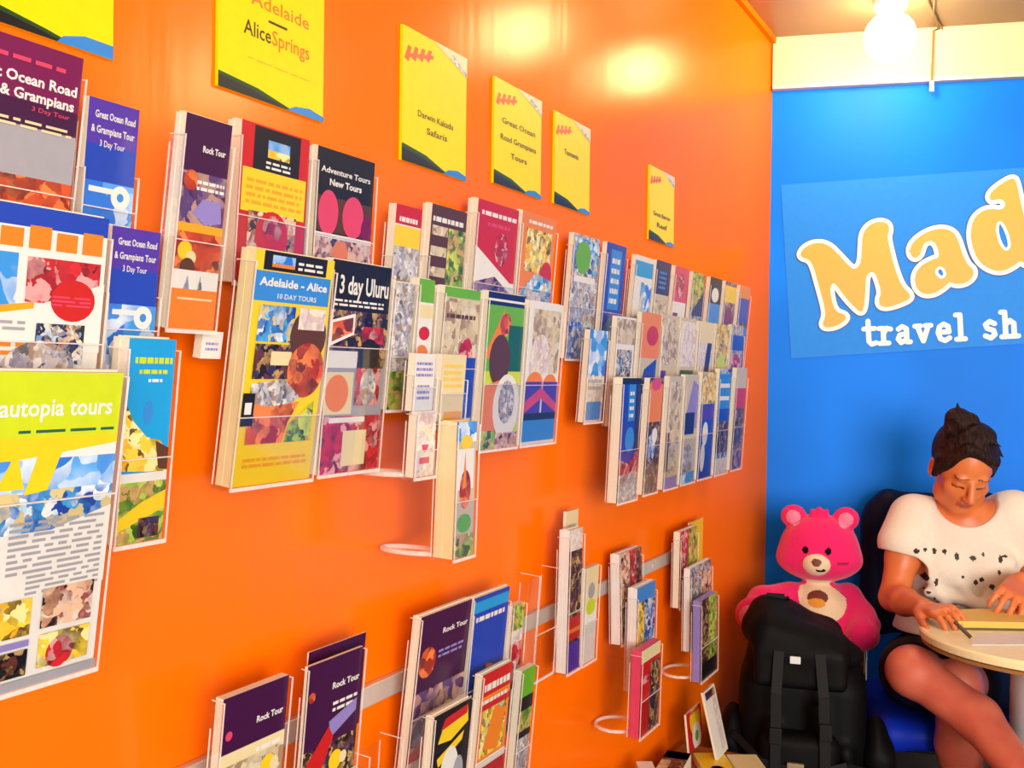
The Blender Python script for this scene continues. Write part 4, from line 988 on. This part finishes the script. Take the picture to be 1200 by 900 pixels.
# torso
B.ell(pelvis + Z * .0, (.165, .12, .11), BR_, .04)
B.ell(waist - Z * .02, (.135, .10, .13), BR_, .05)
B.ell(chest + Z * .0, (.145, .10, .135), BR_, .05)
B.limb(shA + V3(.02, 0, -.01), shB + V3(-.02, 0, -.01), .052, .052, .04)
B.ell(neckb + Z * -.03, (.12, .07, .045), BR_, .04)
B.limb(neckb - Z * .02, hd(0, -.035, -.06), .055, .050, .025)
B.limb(neckb + FWD * .035, hd(0, .0, -.075), .040, .045, .02)
# head
B.ell(hd(0, -.012, .028), (.073, .092, .086), HR, .01)
B.ell(hd(0, .022, -.038), (.053, .062, .082), HR, .02)
B.ell(hd(0, .045, -.088), (.030, .028, .024), HR, .02)      # chin
for sg_ in (-1, 1):
    B.ell(hd(.036 * sg_, .052, -.028), (.022, .018, .020), HR, .015)   # cheek
    B.ell(hd(.046 * sg_, .02, -.07), (.02, .03, .025), HR, .02)      # jaw
    B.ell(hd(.027 * sg_, .074, .019), (.017, .010, .007), HR, .012)  # brow
    B.ell(hd(.030 * sg_, .091, -.001), (.015, .014, .010), HR, .008, 'sub')
    B.ell(hd(.029 * sg_, .067, -.001), (.0125, .012, .010), HR, .004)   # eyelid
    B.ell(hd(.076 * sg_, -.012, -.012), (.008, .019, .031), HR, .006)  # ear
    B.ell(hd(.080 * sg_, -.008, -.010), (.004, .010, .018), HR, .003, 'sub')
B.limb(hd(0, .082, .010), hd(0, .104, -.030), .0075, .011, .008)       # nose
for sg_ in (-1, 1): B.ell(hd(.010 * sg_, .092, -.034), (.008, .009, .007), HR, .005)
B.ell(hd(0, .078, -.057), (.022, .012, .006), HR, .004); B.ell(hd(0, .076, -.067), (.018, .012, .0065), HR, .004)
# arms
B.chain([shA, shA * .5 + elA * .5, elA], [.050, .044, .036], .02)
B.chain([elA, elA * .6 + wrA * .4, wrA], [.036, .036, .024], .015)
B.chain([shB, shB * .5 + elB * .5, elB], [.050, .044, .036], .02)
B.chain([elB, elB * .6 + wrB * .4, wrB], [.036, .035, .024], .015)


def hand(wr, fdir, pn, side, curls, spread=.0, L=1.0, thumb=None):
    """palm from the wrist along fdir; pn is the back-of-hand normal; thumb leaves the palm's side"""
    f = unit(fdir); n = unit(pn - f * (pn @ f)); x = np.cross(f, n) * side
    k1 = wr + f * .085 * L
    for q in (-.027, -.009, .009, .027):
        B.limb(wr + x * q * .6 + f * .01, k1 + x * q, .0125, .0115, .008)
    for i, (q, ln) in enumerate(((.028, .070), (.0095, .078), (-.0095, .073), (-.027, .058))):
        p = k1 + x * q; d = f + x * q * spread; c = curls[i]; seg = [.45 * ln, .31 * ln, .24 * ln]
        ang = 0; rr = [.0090, .0083, .0076, .0066]
        for j in range(3):
            ang += c[j]; dd = unit(unit(d) * math.cos(ang) - n * math.sin(ang)); p2 = p + dd * seg[j] * L
            B.limb(p, p2, rr[j], rr[j + 1], .0025); p = p2
    t0 = wr + f * .025 + x * .024; td = thumb if thumb is not None else unit(f * .75 + x * .6 - n * .35)
    t1 = t0 + td * .038; t2 = t1 + unit(td + f * .5) * .030; t3 = t2 + unit(td * .6 + f * .8 - n * .2) * .024
    B.limb(t0 - f * .01, t1, .014, .0105, .006); B.limb(t1, t2, .0100, .0088, .003); B.limb(t2, t3, .0088, .0070, .003)
    return k1


# hand A lies over the table edge holding the open cover; hand B rests its fingertips on the book
fa = unit(at(1122, 719, 2.42) - wrA)
hand(wrA, fa, Z + V3(-.2, 0, 0), 1, [(.25, .5, .4), (.3, .55, .4), (.35, .6, .45), (.4, .65, .45)], 4, .92)
fb = unit(at(1180, 709, 2.50) - wrB)
hand(wrB, fb, unit(V3(-.1, -.75, .7)), -1, [(.35, .55, .3), (.3, .45, .25), (.3, .5, .3), (.35, .6, .35)], 9, .95, thumb=unit(V3(-.5, -.3, -.75)))
# legs
B.chain([hipA, hipA * .5 + kneeA * .5 + Z * .01, kneeA], [.088, .074, .056], .03)
B.ell(kneeA + V3(0, -.012, .0), (.056, .055, .058), None, .02)
B.chain([kneeA, shinA + V3(0, .02, -.01), ankA], [.054, .051, .035], .02)
B.chain([hipB, hipB * .5 + kneeB * .5, kneeB], [.088, .072, .055], .03)
B.chain([kneeB, kneeB * .65 + ankB * .35 + V3(0, .015, 0), ankB], [.052, .056, .036], .02)
ftA = ankA + V3(.09, -.10, -.10); ftB = V3(ankB[0] - .13, ankB[1] - .13, .035)
B.limb(ankA, ftA, .034, .026, .02); B.limb(ankB, ftB, .036, .027, .02); B.limb(V3(ankB[0], ankB[1] + .03, .05), ftB, .03, .025, .02)

photo_skin = [(.62, .17, .055)]
def skin(name, rgb):
    m, nt, b = new_mat(name)
    b.inputs['Base Color'].default_value = (*rgb, 1); b.inputs['Roughness'].default_value = .42
    b.inputs['Subsurface Weight'].default_value = .12; b.inputs['Subsurface Radius'].default_value = (.02, .006, .003)
    n = nt.nodes.new('ShaderNodeTexNoise'); n.inputs['Scale'].default_value = 14
    r = nt.nodes.new('ShaderNodeValToRGB'); r.color_ramp.elements[0].color = (rgb[0] * .9, rgb[1] * .75, rgb[2] * .8, 1); r.color_ramp.elements[1].color = (*rgb, 1)
    r.color_ramp.elements[0].position = .35; r.color_ramp.elements[1].position = .6
    tc_ = nt.nodes.new('ShaderNodeTexCoord'); nt.links.new(tc_.outputs['Object'], n.inputs['Vector'])
    nt.links.new(n.outputs['Fac'], r.inputs[0]); nt.links.new(r.outputs[0], b.inputs['Base Color'])
    MATS[name] = m


skin('skin', (.68, .20, .055)); skin('skin_leg', (.60, .15, .085)); skin('lip', (.50, .085, .05)); skin('lid_line', (.12, .025, .015)); skin('brow_hair', (.24, .06, .025))


def pick_skin(c):
    q = (c - HC) @ HR.T; r = np.zeros(len(c), int)
    r[(c[:, 2] < .74) & (c[:, 1] < 2.70)] = 1
    r[(np.abs(q[:, 0]) < .022) & (q[:, 1] > .070) & (q[:, 2] < -.052) & (q[:, 2] > -.071)] = 2
    e = (np.abs(np.abs(q[:, 0]) - .029) < .015) & (q[:, 1] > .06) & (np.abs(q[:, 2] + .009) < .0028); r[e] = 3
    br = (np.abs(np.abs(q[:, 0]) - .030) < .019) & (q[:, 1] > .055) & (np.abs(q[:, 2] - .0215 - (np.abs(q[:, 0]) - .03) * -.1) < .0022) & (np.abs(q[:, 0]) < .045); r[br] = 4
    ml_ = (np.abs(q[:, 0]) < .021) & (q[:, 1] > .070) & (np.abs(q[:, 2] + .062) < .0016); r[ml_] = 4
    return r


body_object('body', B, ['skin', 'skin_leg', 'lip', 'lid_line', 'brow_hair'], pick_skin, person)
del B
# hair
m, nt, b = new_mat('hair_brown'); MATS['hair_brown'] = m
b.inputs['Roughness'].default_value = .62; b.inputs['Specular IOR Level'].default_value = .25
tc_ = nt.nodes.new('ShaderNodeTexCoord'); mp_ = nt.nodes.new('ShaderNodeMapping'); mp_.inputs['Scale'].default_value = (6, 1, 1.4); mp_.inputs['Rotation'].default_value = (0, .5, .3)
n_ = nt.nodes.new('ShaderNodeTexNoise'); n_.inputs['Scale'].default_value = 34; n_.inputs['Detail'].default_value = 4
r_n = nt.nodes.new('ShaderNodeValToRGB'); r_n.color_ramp.elements[0].color = (.003, .001, .001, 1); r_n.color_ramp.elements[1].color = (.040, .010, .004, 1)
r_n.color_ramp.elements[0].position = .38; r_n.color_ramp.elements[1].position = .72
b_n = nt.nodes.new('ShaderNodeBump'); b_n.inputs['Strength'].default_value = .8; b_n.inputs['Distance'].default_value = .006
nt.links.new(tc_.outputs['Object'], mp_.inputs[0]); nt.links.new(mp_.outputs[0], n_.inputs['Vector']); nt.links.new(n_.outputs['Fac'], r_n.inputs[0])
nt.links.new(r_n.outputs[0], b.inputs['Base Color']); nt.links.new(n_.outputs['Fac'], b_n.inputs['Height']); nt.links.new(b_n.outputs[0], b.inputs['Normal'])
B = Body(HC - V3(.14, .14, .16), HC + V3(.14, .16, .2), .004)
B.ell(hd(0, -.022, .036), (.082, .096, .090), HR, .01)
B.ell(hd(0, .10, -.052), (.060, .085, .078), HR, .006, 'sub')
B.ell(hd(-.014, .108, .044), (.052, .055, .060), HR, .01, 'sub')
B.cut(hd(0, -.01, -.055), unit(-HR[2] + HR[1] * .35))
B.limb(hd(-.070, .015, .04), hd(-.073, .010, -.020), .014, .009, .01)
B.limb(hd(.070, .015, .04), hd(.072, .012, -.010), .012, .007, .01)
B.limb(hd(-.03, -.03, .12), hd(-.040, .0, .142), .026, .020, .02)
B.ell(hd(-.040, -.03, .135), (.034, .034, .030), HR, .012); B.ell(hd(-.012, -.02, .140), (.022, .024, .020), HR, .008); B.ell(hd(-.058, -.01, .118), (.020, .024, .022), HR, .010)
B.ell(hd(.01, .0, .112), (.045, .04, .02), HR, .02)
for a_, b_, r_ in (((-.05, .0, .148), (-.075, .01, .165), .008), ((-.02, .01, .15), (-.012, .03, .165), .007), ((-.045, -.02, .155), (-.05, -.04, .178), .008), ((.075, -.01, .06), (.09, .0, .045), .007), ((.03, .03, .115), (.055, .045, .11), .008)):
    B.limb(hd(*a_), hd(*b_), r_, .003, .008)
B.limb(hd(-.02, .055, .100), hd(.055, .058, .062), .014, .008, .01)
B.limb(hd(-.03, .055, .100), hd(-.062, .045, .05), .013, .008, .01)
body_object('hair', B, ['hair_brown'], None, person)
# tee shirt
mat('tee_white', (.80, .73, .62), .8, bump=.15, bscale=120); mat('tee_print', (.02, .012, .012), .6); mat('shorts_black', (.004, .003, .004), .7, spec=.2, bump=.2, bscale=150)
B = Body((.78, 2.55, .5), (1.60, 3.1, 1.12), .0036)
hem = at(1110, 722, 2.84)[2] - .01
B.ell(pelvis + Z * .05, (.165, .125, .12), BR_, .04)
B.ell(waist - Z * .02, (.152, .117, .14), BR_, .06)
B.ell(chest + Z * .0, (.158, .116, .142), BR_, .06)
for sg_ in (-1, 1): B.ell(chest + XL * .065 * sg_ + FWD * .075 - Z * .02, (.06, .05, .06), BR_, .03)
B.limb(shA + V3(.02, 0, -.01), shB + V3(-.02, 0, -.01), .063, .063, .04)
B.ell(neckb + Z * -.035, (.13, .078, .048), BR_, .04)
dA = unit(elA - shA); dB = unit(elB - shB)
B.limb(shA, shA + dA * .075 + V3(-.012, -.01, 0), .062, .068, .03); B.limb(shB, shB + dB * .09 + V3(.012, -.01, 0), .062, .068, .03)
# drapes
for (x0_, z0_, x1_, z1_) in ((-.12, .0, -.05, -.13), (.10, .0, .03, -.12), (-.02, -.06, .05, -.16), (-.10, -.09, .06, -.12)):
    B.limb(chest + XL * x0_ + FWD * .105 + Z * z0_, chest + XL * x1_ + FWD * .112 + Z * z1_, .012, .008, .02)
# neckline and openings
B.ell(neckb + FWD * .085 + Z * .062, (.086, .115, .084), BR_, .004, 'sub')
B.limb(neckb + FWD * .02 + Z * .035, neckb + FWD * .02 + Z * .16, .072, .12, .006, 'sub')
B.ell(shA + dA * .155 + V3(-.03, 0, 0), (.10, .10, .055), None, .004, 'sub')
B.ell(shB + dB * .165 + V3(.03, 0, 0), (.10, .10, .055), None, .004, 'sub')
B.cut(V3(0, 0, hem - .03), -Z)
MK = [(1073, 645, 5, 4), (1084, 644, 3, 3), (1095, 646, 3, 5), (1107, 646, 3, 4), (1121, 652, 4, 5), (1140, 654, 5, 4), (1152, 650, 2, 3), (1172, 655, 3, 6), (1178, 652, 4, 2),
      (1085, 677, 5, 6), (1097, 682, 3, 6), (1144, 683, 3, 5), (1150, 679, 3, 4), (1162, 687, 4, 4), (1066, 698, 3, 4), (1088, 694, 4, 2), (1083, 707, 4, 4), (1102, 711, 3, 3), (1095, 702, 2, 4), (1118, 711, 5, 2), (1142, 716, 3, 3), (1170, 670, 2, 4), (1128, 676, 2, 3)]


def pick_tee(c):
    r = np.zeros(len(c), int); fr = (c - chest) @ FWD > .02
    for mx_, my_, a_, b_ in MK:
        p0 = isect(mx_, my_, chest + FWD * .115, FWD); q = c - p0
        x_ = q @ XL; z_ = q[:, 2]; s_ = 2.72 / 1200 * .8
        r[fr & ((np.abs(x_ / (a_ * s_)) ** 1.5 + np.abs(z_ / (b_ * s_)) ** 1.5) < 1)] = 1
    return r


body_object('tee_shirt', B, ['tee_white', 'tee_print'], pick_tee, person)
# shorts
B = Body((.80, 2.4, .38), (1.50, 3.1, .80), .0045)
B.ell(pelvis, (.178, .133, .12), BR_, .04)
B.limb(hipA, hipA * .30 + kneeA * .70 + Z * .008, .100, .082, .03); B.limb(hipB, hipB * .34 + kneeB * .66, .100, .084, .03)
e_ = unit(kneeA - hipA); B.ell(kneeA + e_ * .02, (.10, .10, .10), None, .004, 'sub')
B.ell(kneeB + e_ * .03, (.10, .10, .10), None, .004, 'sub')
B.cut(V3(0, 0, .72), Z)
body_object('shorts', B, ['shorts_black'], None, person)
for nm, a_, f_ in (('a', ankA, ftA), ('b', ankB, ftB)):
    B = Body(np.minimum(a_, f_) - .09, np.maximum(a_, f_) + .09, .005)
    d_ = unit(f_ - a_); B.limb(a_ - Z * .03, f_ - Z * .004, .036, .031, .02)
    if nm == 'b': B.limb(V3(a_[0], a_[1] + .03, .045), f_, .036, .03, .02); B.cut(V3(0, 0, .002), -Z)
    B.cut(a_ + Z * .0, Z)
    body_object('shoe', B, ['shorts_black'], None, person)

# ------------------------------------------------------------------ on the round table
def onplane(px, py, z): return isect(px, py, V3(0, 0, z), Z)
def slab_pts(name, pts, z0, z1, m, parent=None):
    P = [V3(p[0], p[1], z0) for p in pts]; Q = [V3(p[0], p[1], z1) for p in pts]; n = len(P)
    if np.cross(P[1] - P[0], P[2] - P[0])[2] < 0: P, Q = P[::-1], Q[::-1]
    return link_mesh(name, P + Q, [tuple(range(n, 2 * n)), tuple(range(n))[::-1]] + [(i, (i + 1) % n, (i + 1) % n + n, i + n) for i in range(n)], [m], None, parent)


o = slab_pts('sheet', [onplane(1143, 743, TZ), onplane(1236, 743, TZ), onplane(1240, 757, TZ), onplane(1139, 757, TZ)], TZ + .0008, TZ + .003, 'white_print')
tag(o, 'white paper sheet lying on the round table', 'paper')
bk = thing('open_book', (0, 0, 0), 'thick yellow edged open book on the round table under the hands', 'book')
c4 = [onplane(1121, 738, TZ), onplane(1235, 740, TZ), onplane(1228, 724, TZ), onplane(1124, 723, TZ)]
mat('book_yellow', (.75, .50, .08), .5); mat('book_dark', (.10, .07, .03), .5)
slab_pts('cover', c4, TZ + .0008, TZ + .005, 'book_dark', bk)
cen_ = sum(c4) / 4; c5 = [cen_ + (p - cen_) * .97 for p in c4]
slab_pts('page_block', c5, TZ + .005, TZ + .020, 'book_yellow', bk)
p1, p2 = onplane(1119, 733, TZ + .02), onplane(1137, 749, TZ)
mb = MB(); mb.tube([p1 + Z * .008, p2 + Z * .005], .0045, 'book_dark', 10)
o = mb.build('dark_pen'); o.name = 'pen'; tag(o, 'dark pen held at the left edge of the round table', 'pen')

# ------------------------------------------------------------------ stool, teddy bear, backpack
mat('plush_pink', (.82, .004, .14), .9, sheen=.25, bump=.9, bscale=140); mat('plush_pale', (.85, .22, .36), .9, sheen=.5, bump=.8, bscale=140)
mat('plush_cream', (.82, .62, .40), .9, sheen=.3, bump=.6, bscale=160); mat('plush_black', (.006, .003, .004), .8, spec=.1); mat('plush_brown', (.16, .03, .015), .6)
mat('plush_orange', (.75, .30, .03), .8); mat('plush_deep', (.35, .004, .04), .9)
by = 2.93
bc = at(960, 760, by); S0 = V3(bc[0], bc[1], 0)
SH = .44
st = thing('stool', tuple(S0), 'dark low stool under the pink teddy bear, behind the backpack', 'stool')
mb = MB(); mb.lathe([(.10, SH - .05), (.115, SH - .04), (.118, SH - .012), (.11, SH), (.001, SH)], 'chair_navy', n=40); mb.build('seat', st, smooth=True)
for k in range(4):
    a = math.pi / 4 + k * math.pi / 2; mb = MB(); mb.tube([(.10 * math.cos(a), .10 * math.sin(a), SH - .045), (.14 * math.cos(a), .14 * math.sin(a), 0)], .012, 'chair_chrome', 10); mb.build('leg', st, smooth=True)
bear = thing('teddy_bear', (S0[0], S0[1], SH), 'bright pink plush teddy bear with cream belly patch sitting behind the black backpack', 'teddy bear')
bf = unit(V3(-.33, -1, 0)); bx = unit(V3(1, -.33, 0)); bp_ = math.radians(8)
hfB = bf * math.cos(bp_) - Z * math.sin(bp_); huB = bf * math.sin(bp_) + Z * math.cos(bp_); RB = np.array([bx, hfB, huB]); RT = np.array([bx, bf, Z])
HB = at(960, 640, by)
def hb(x, f, u): return HB + RB[0] * x + RB[1] * f + RB[2] * u
B = Body((.52, 2.55, SH - .01), (1.20, 3.16, 1.10), .0034)
B.ell(hb(0, 0, .0), (.108, .088, .092), RB, .02)
B.ell(hb(0, .012, -.035), (.118, .080, .055), RB, .03)
for q in (-1, 1):
    B.ell(hb(.072 * q, -.01, .082), (.036, .018, .034), RB, .010)
    B.ell(hb(.072 * q, .014, .084), (.020, .010, .020), RB, .006, 'sub'); B.ell(hb(.072 * q, .004, .084), (.020, .010, .019), RB, .004)
B.ell(hb(-.004, .082, -.025), (.040, .032, .034), RB, .008)          # muzzle
for (x, u, l) in ((-.02, .10, .02), (0, .105, .03), (.02, .10, .022), (.0, .1, .018)): B.limb(hb(x * .6, 0, .085), hb(x, .012, .095 + l * .6), .014, .006, .012)
bt = at(958, 745, by); bt[2] = max(bt[2], SH + .14)
B.ell(bt + Z * .0, (.118, .105, .165), RT, .02)
B.ell(bt + bf * .03 - Z * .05, (.12, .10, .10), RT, .03)
aL = [at(925, 698, by), at(893, 703, by - .04), at(881, 720, by - .10)]; B.chain(aL, [.040, .036, .040], .02); B.ell(aL[2], (.040, .03, .042), RT, .02)
aR = [at(993, 700, by), at(1008, 722, by - .05), at(1011, 742, by - .12)]; B.chain(aR, [.042, .038, .040], .02); B.ell(aR[2] - Z * .01, (.040, .034, .036), RT, .02)
B.limb(aR[1], at(1024, 732, by - .1), .03, .018, .02)
for q in (-1, 1):
    l0 = V3(*(S0 + bx * .045 * q + Z * (SH + .055))); B.limb(l0, l0 + bf * .11 + bx * .005 * q, .05, .046, .03); B.ell(l0 + bf * .13 + bx * .005 * q + Z * .015, (.042, .03, .055), RT, .02)
B.cut(V3(0, 0, SH + .001), -Z)


def pick_bear(c):
    q = (c - HB) @ RB.T; r = np.zeros(len(c), int)
    for sg_ in (-1, 1):
        r[(((q[:, 0] - .072 * sg_) / .020) ** 2 + ((q[:, 2] - .084) / .020) ** 2 < 1) & (q[:, 1] > .000)] = 1
        r[(((q[:, 0] - (-.004 + .031 * sg_)) / .0085) ** 2 + ((q[:, 2] - .012) / .0095) ** 2 < 1) & (q[:, 1] > .04)] = 3
    r[(((q[:, 0] + .004) / .037) ** 2 + ((q[:, 2] + .025) / .031) ** 2 < 1) & (q[:, 1] > .05)] = 2
    r[(((q[:, 0] + .004) / .014) ** 2 + ((q[:, 2] + .014) / .010) ** 2 < 1) & (q[:, 1] > .06)] = 4
    r[(np.abs(q[:, 0] + .004 - .012) < .012) & (np.abs(q[:, 2] + .037) < .0035) & (q[:, 1] > .06)] = 3
    r[(np.abs(q[:, 0] - .066) < .016) & (np.abs(q[:, 2] + .022) < .003) & (q[:, 1] > .02)] = 6
    p0 = at(963, 706, by - .1); d = c - p0; x = d @ bx; z = d[:, 2]; a_ = .5; xr_ = x * math.cos(a_) - z * math.sin(a_); zr_ = x * math.sin(a_) + z * math.cos(a_)
    fr = ((c - bt) @ bf > .03) & (q[:, 2] < -.08) & (np.abs((c - bt) @ bx) < .105)
    e = (xr_ / .068) ** 2 + (zr_ / .055) ** 2
    r[fr & (e < 1)] = 2
    r[fr & (((x + .012) / .028) ** 2 + ((z - .006) / .018) ** 2 < 1)] = 4
    r[fr & (((x + .014) / .024) ** 2 + ((z + .008) / .012) ** 2 < 1)] = 5
    w = (c - aL[2]); r[(np.linalg.norm(w - bf * .03, axis=1) < .032)] = 1
    return r


body_object('body', B, ['plush_pink', 'plush_pale', 'plush_cream', 'plush_black', 'plush_brown', 'plush_orange', 'plush_deep'], pick_bear, bear)

mat('pack_nylon', (.0022, .0022, .0026), .6, spec=.12, bump=.7, bscale=22); mat('pack_web', (.006, .006, .007), .6, spec=.2, bump=.3, bscale=300)
mat('pack_buckle', (.30, .22, .12), .35); mat('pack_tag', (.7, .72, .72), .5)
KY = 2.60; kb = at(942, 800, KY); K0 = V3(kb[0], kb[1], 0); kx = unit(V3(1, -.28, 0)); kf = unit(V3(-.28, -1, 0)); RK = np.array([kx, kf, Z])
def kp(x, f, z): return K0 + kx * x + kf * f + Z * z
pk = thing('backpack', tuple(K0), 'large black hiking backpack standing on the floor in front of the pink teddy bear', 'backpack')
B = Body(kp(0, 0, 0) - V3(.32, .3, .0), kp(0, 0, 0) + V3(.32, .3, .86), .006)
B.rbox(kp(-.005, -.01, .325), (.155, .105, .315), .06, RK, .03); B.rbox(kp(0, 0, .14), (.178, .12, .115), .06, RK, .05)
B.limb(kp(-.05, -.02, .66), kp(.05, -.02, .64), .09, .08, .05)
for (x, z, l) in ((-.08, .5, .2), (.03, .55, .25), (.1, .45, .2)): B.limb(kp(x, .10, z), kp(x + .02, .105, z - l), .014, .01, .03)
B.cut(V3(0, 0, .002), -Z); body_object('main_bag', B, ['pack_nylon'], None, pk)
B = Body(kp(0, 0, .7) - V3(.26, .26, .2), kp(0, 0, .7) + V3(.26, .26, .16), .005)
ca_, sa_ = math.cos(.24), math.sin(.24); RL = np.array([kx * ca_ - Z * sa_, kf, Z * ca_ + kx * sa_])
B.rbox(kp(-.02, .02, .712), (.118, .12, .052), .05, RL, .03); B.ell(kp(-.065, .0, .755), (.070, .08, .042), RL, .04); B.rbox(kp(-.01, .125, .655), (.11, .02, .05), .018, RK, .03)
B.limb(kp(-.12, .05, .73), kp(.11, .05, .675), .03, .03, .04)
body_object('lid', B, ['pack_nylon'], None, pk)
B = Body(kp(0, .1, .3) - V3(.26, .26, .28), kp(0, .1, .3) + V3(.26, .26, .28), .005)
B.rbox(kp(-.01, .125, .36), (.095, .035, .14), .03, RK, .02); B.rbox(kp(0, .13, .14), (.12, .04, .10), .035, RK, .02); body_object('front_pocket', B, ['pack_nylon'], None, pk)
for q in (-1, 1):
    B = Body(kp(.17 * q, 0, .28) - V3(.15, .18, .26), kp(.17 * q, 0, .28) + V3(.15, .18, .30), .005)
    B.rbox(kp(.182 * q, .0, .27), (.036, .085, .19), .03, RK, .02); B.ell(kp(.174 * q, .01, .45), (.032, .07, .07), RK, .03); body_object('side_pocket', B, ['pack_nylon'], None, pk)
KI = pk.matrix_world.inverted()
def strap(pts, w=.012, th=.003, nm='strap', m='pack_web'):
    mb = MB(); P = [kp(*p) - K0 for p in pts]
    for i in range(len(P) - 1):
        a, b = P[i], P[i + 1]; d = unit(b - a); s1 = unit(np.cross(d, kf)) * w; s2 = unit(np.cross(s1, d)) * th
        mb.add([a - s1 - s2, a + s1 - s2, a + s1 + s2, a - s1 + s2, b - s1 - s2, b + s1 - s2, b + s1 + s2, b - s1 + s2],
               [(0, 1, 2, 3), (7, 6, 5, 4), (0, 4, 5, 1), (1, 5, 6, 2), (2, 6, 7, 3), (3, 7, 4, 0)], m)
    return mb.build(nm, pk)
strap([(.035, .150, .70), (.045, .165, .60), (.05, .168, .45), (.05, .172, .25), (.05, .176, .06)])
strap([(-.06, .150, .70), (-.065, .165, .60), (-.065, .168, .45), (-.065, .172, .3)])
strap([(-.17, .09, .47), (-.10, .155, .43), (-.03, .166, .42)], .009); strap([(.03, .166, .42), (.10, .155, .44), (.18, .09, .40)], .009)
strap([(-.10, -.02, .785), (-.095, .01, .80), (-.05, .01, .80), (-.045, -.02, .785)], .01, .003, 'haul_loop')
for nm, (x, f, z), (a, b, c), m in (('buckle', (-.018, .170, .425), (.020, .006, .014), 'pack_buckle'), ('buckle', (-.065, .172, .50), (.015, .006, .02), 'pack_web'), ('buckle', (.05, .172, .52), (.015, .006, .02), 'pack_web'), ('logo_patch', (-.022, .147, .680), (.0125, .003, .009), 'pack_tag')):
    mb = MB(); mb.box((-a, -b, -c), (a, b, c), m, frame(kx, kf, Z, kp(x, f, z) - K0), bev=min(a, b, c) * .5); mb.build(nm, pk)

# ------------------------------------------------------------------ low side table with magazines by the corner
ZT = .46
mat('side_table_wood', (.30, .10, .02), .4, bump=.1, bscale=30)
pr = onplane(884, 886, ZT); oR = (pr - C0) @ N; sR = (pr - C0) @ D
t = thing('side_table', frame(D, N, Z, C0 + D * sR), 'low wooden side table against the orange wall covered with magazines', 'table')
mb = MB(); mb.box((-.75, .02, ZT - .022), (0, oR, ZT), 'side_table_wood', bev=.003); mb.build('tabletop', t)
for x in (-.72, -.03):
    for y in (.05, oR - .03): mb = MB(); mb.box((x - .015, y - .015, 0), (x + .015, y + .015, ZT - .022), 'side_table_wood'); mb.build('leg', t)
def mag(pts, z0, z1, cover, label, op=None):
    c = [onplane(p[0], p[1], z1) for p in pts]; cen = sum(c) / 4
    X = unit(c[1] - c[0]); Y = unit(np.cross(Z, X)); w = np.linalg.norm(c[1] - c[0]); h = abs((c[3] - c[0]) @ Y)
    if (c[3] - c[0]) @ Y < 0: c0 = c[0] - Y * h
    else: c0 = c[0]
    t = thing('magazine', frame(X, Y, Z, V3(c0[0], c0[1], z0)), label, 'magazine', 'magazines on the low side table')
    mb = MB(); mb.box((0, 0, 0), (w, h, z1 - z0 - .0006), 'paper_edge'); mb.build('pages', t)
    p = Print(w, h, cover); p.z = 0
    if op: p.run(op)
    p.mb.build('cover', t, Matrix.Translation((0, 0, z1 - z0 - .0003)))
mag([(851, 884), (886, 884), (886, 940), (845, 940)], ZT + .001, ZT + .012, 'cream_print', 'cream magazine at the right end of the low side table', [('L', .1, .1, .9, .5, 3, 'gold_print')])
mag([(812, 882), (848, 882), (848, 930), (800, 930)], ZT + .001, ZT + .018, 'yellow_print', 'yellow magazine in the middle of the low side table', [('d', .5, .6, .2, 'gold_print')])
mag([(782, 879), (810, 883), (805, 940), (770, 940)], ZT + .001, ZT + .045, 'ph_dark', 'dark magazine with brown photos left of the yellow one', [('r', 0, .85, 1, 1, 'cream_print'), ('r', .0, .1, .4, .8, 'ph_beige')])
mag([(745, 892), (764, 892), (764, 950), (740, 950)], ZT + .001, ZT + .085, 'white_print', 'white magazine at the left end of the low side table', [('L', .1, .3, .9, .8, 4, 'grey_print')])
Bp = onplane(840, 891, ZT + .020); ob_ = (Bp - C0) @ N
brochure((824, 812), (841, 891), 853, ob_, .006, [('r', .55, .05, .9, .85, 'ph_pale'), ('r', .1, .86, .9, .97, 'ph_dark')], 'white_print', 'white leaflet propped up on the low side table beside the backpack', hold=False, group='leaflets propped on the low side table')
Bp = onplane(808, 884, ZT + .024); ob_ = (Bp - C0) @ N
brochure((804, 838), (808, 884), 824, ob_, .005, [('d', .55, .72, .36, 'yellow_print', 1.), ('d', .58, .28, .30, 'white_print', 1.), ('d', .58, .28, .12, 'green_print', 1.), ('r', .2, .90, .9, .96, 'pink_print')], 'red_print', 'small red card with a yellow and a white disc on the low side table', hold=False, group='leaflets propped on the low side table')
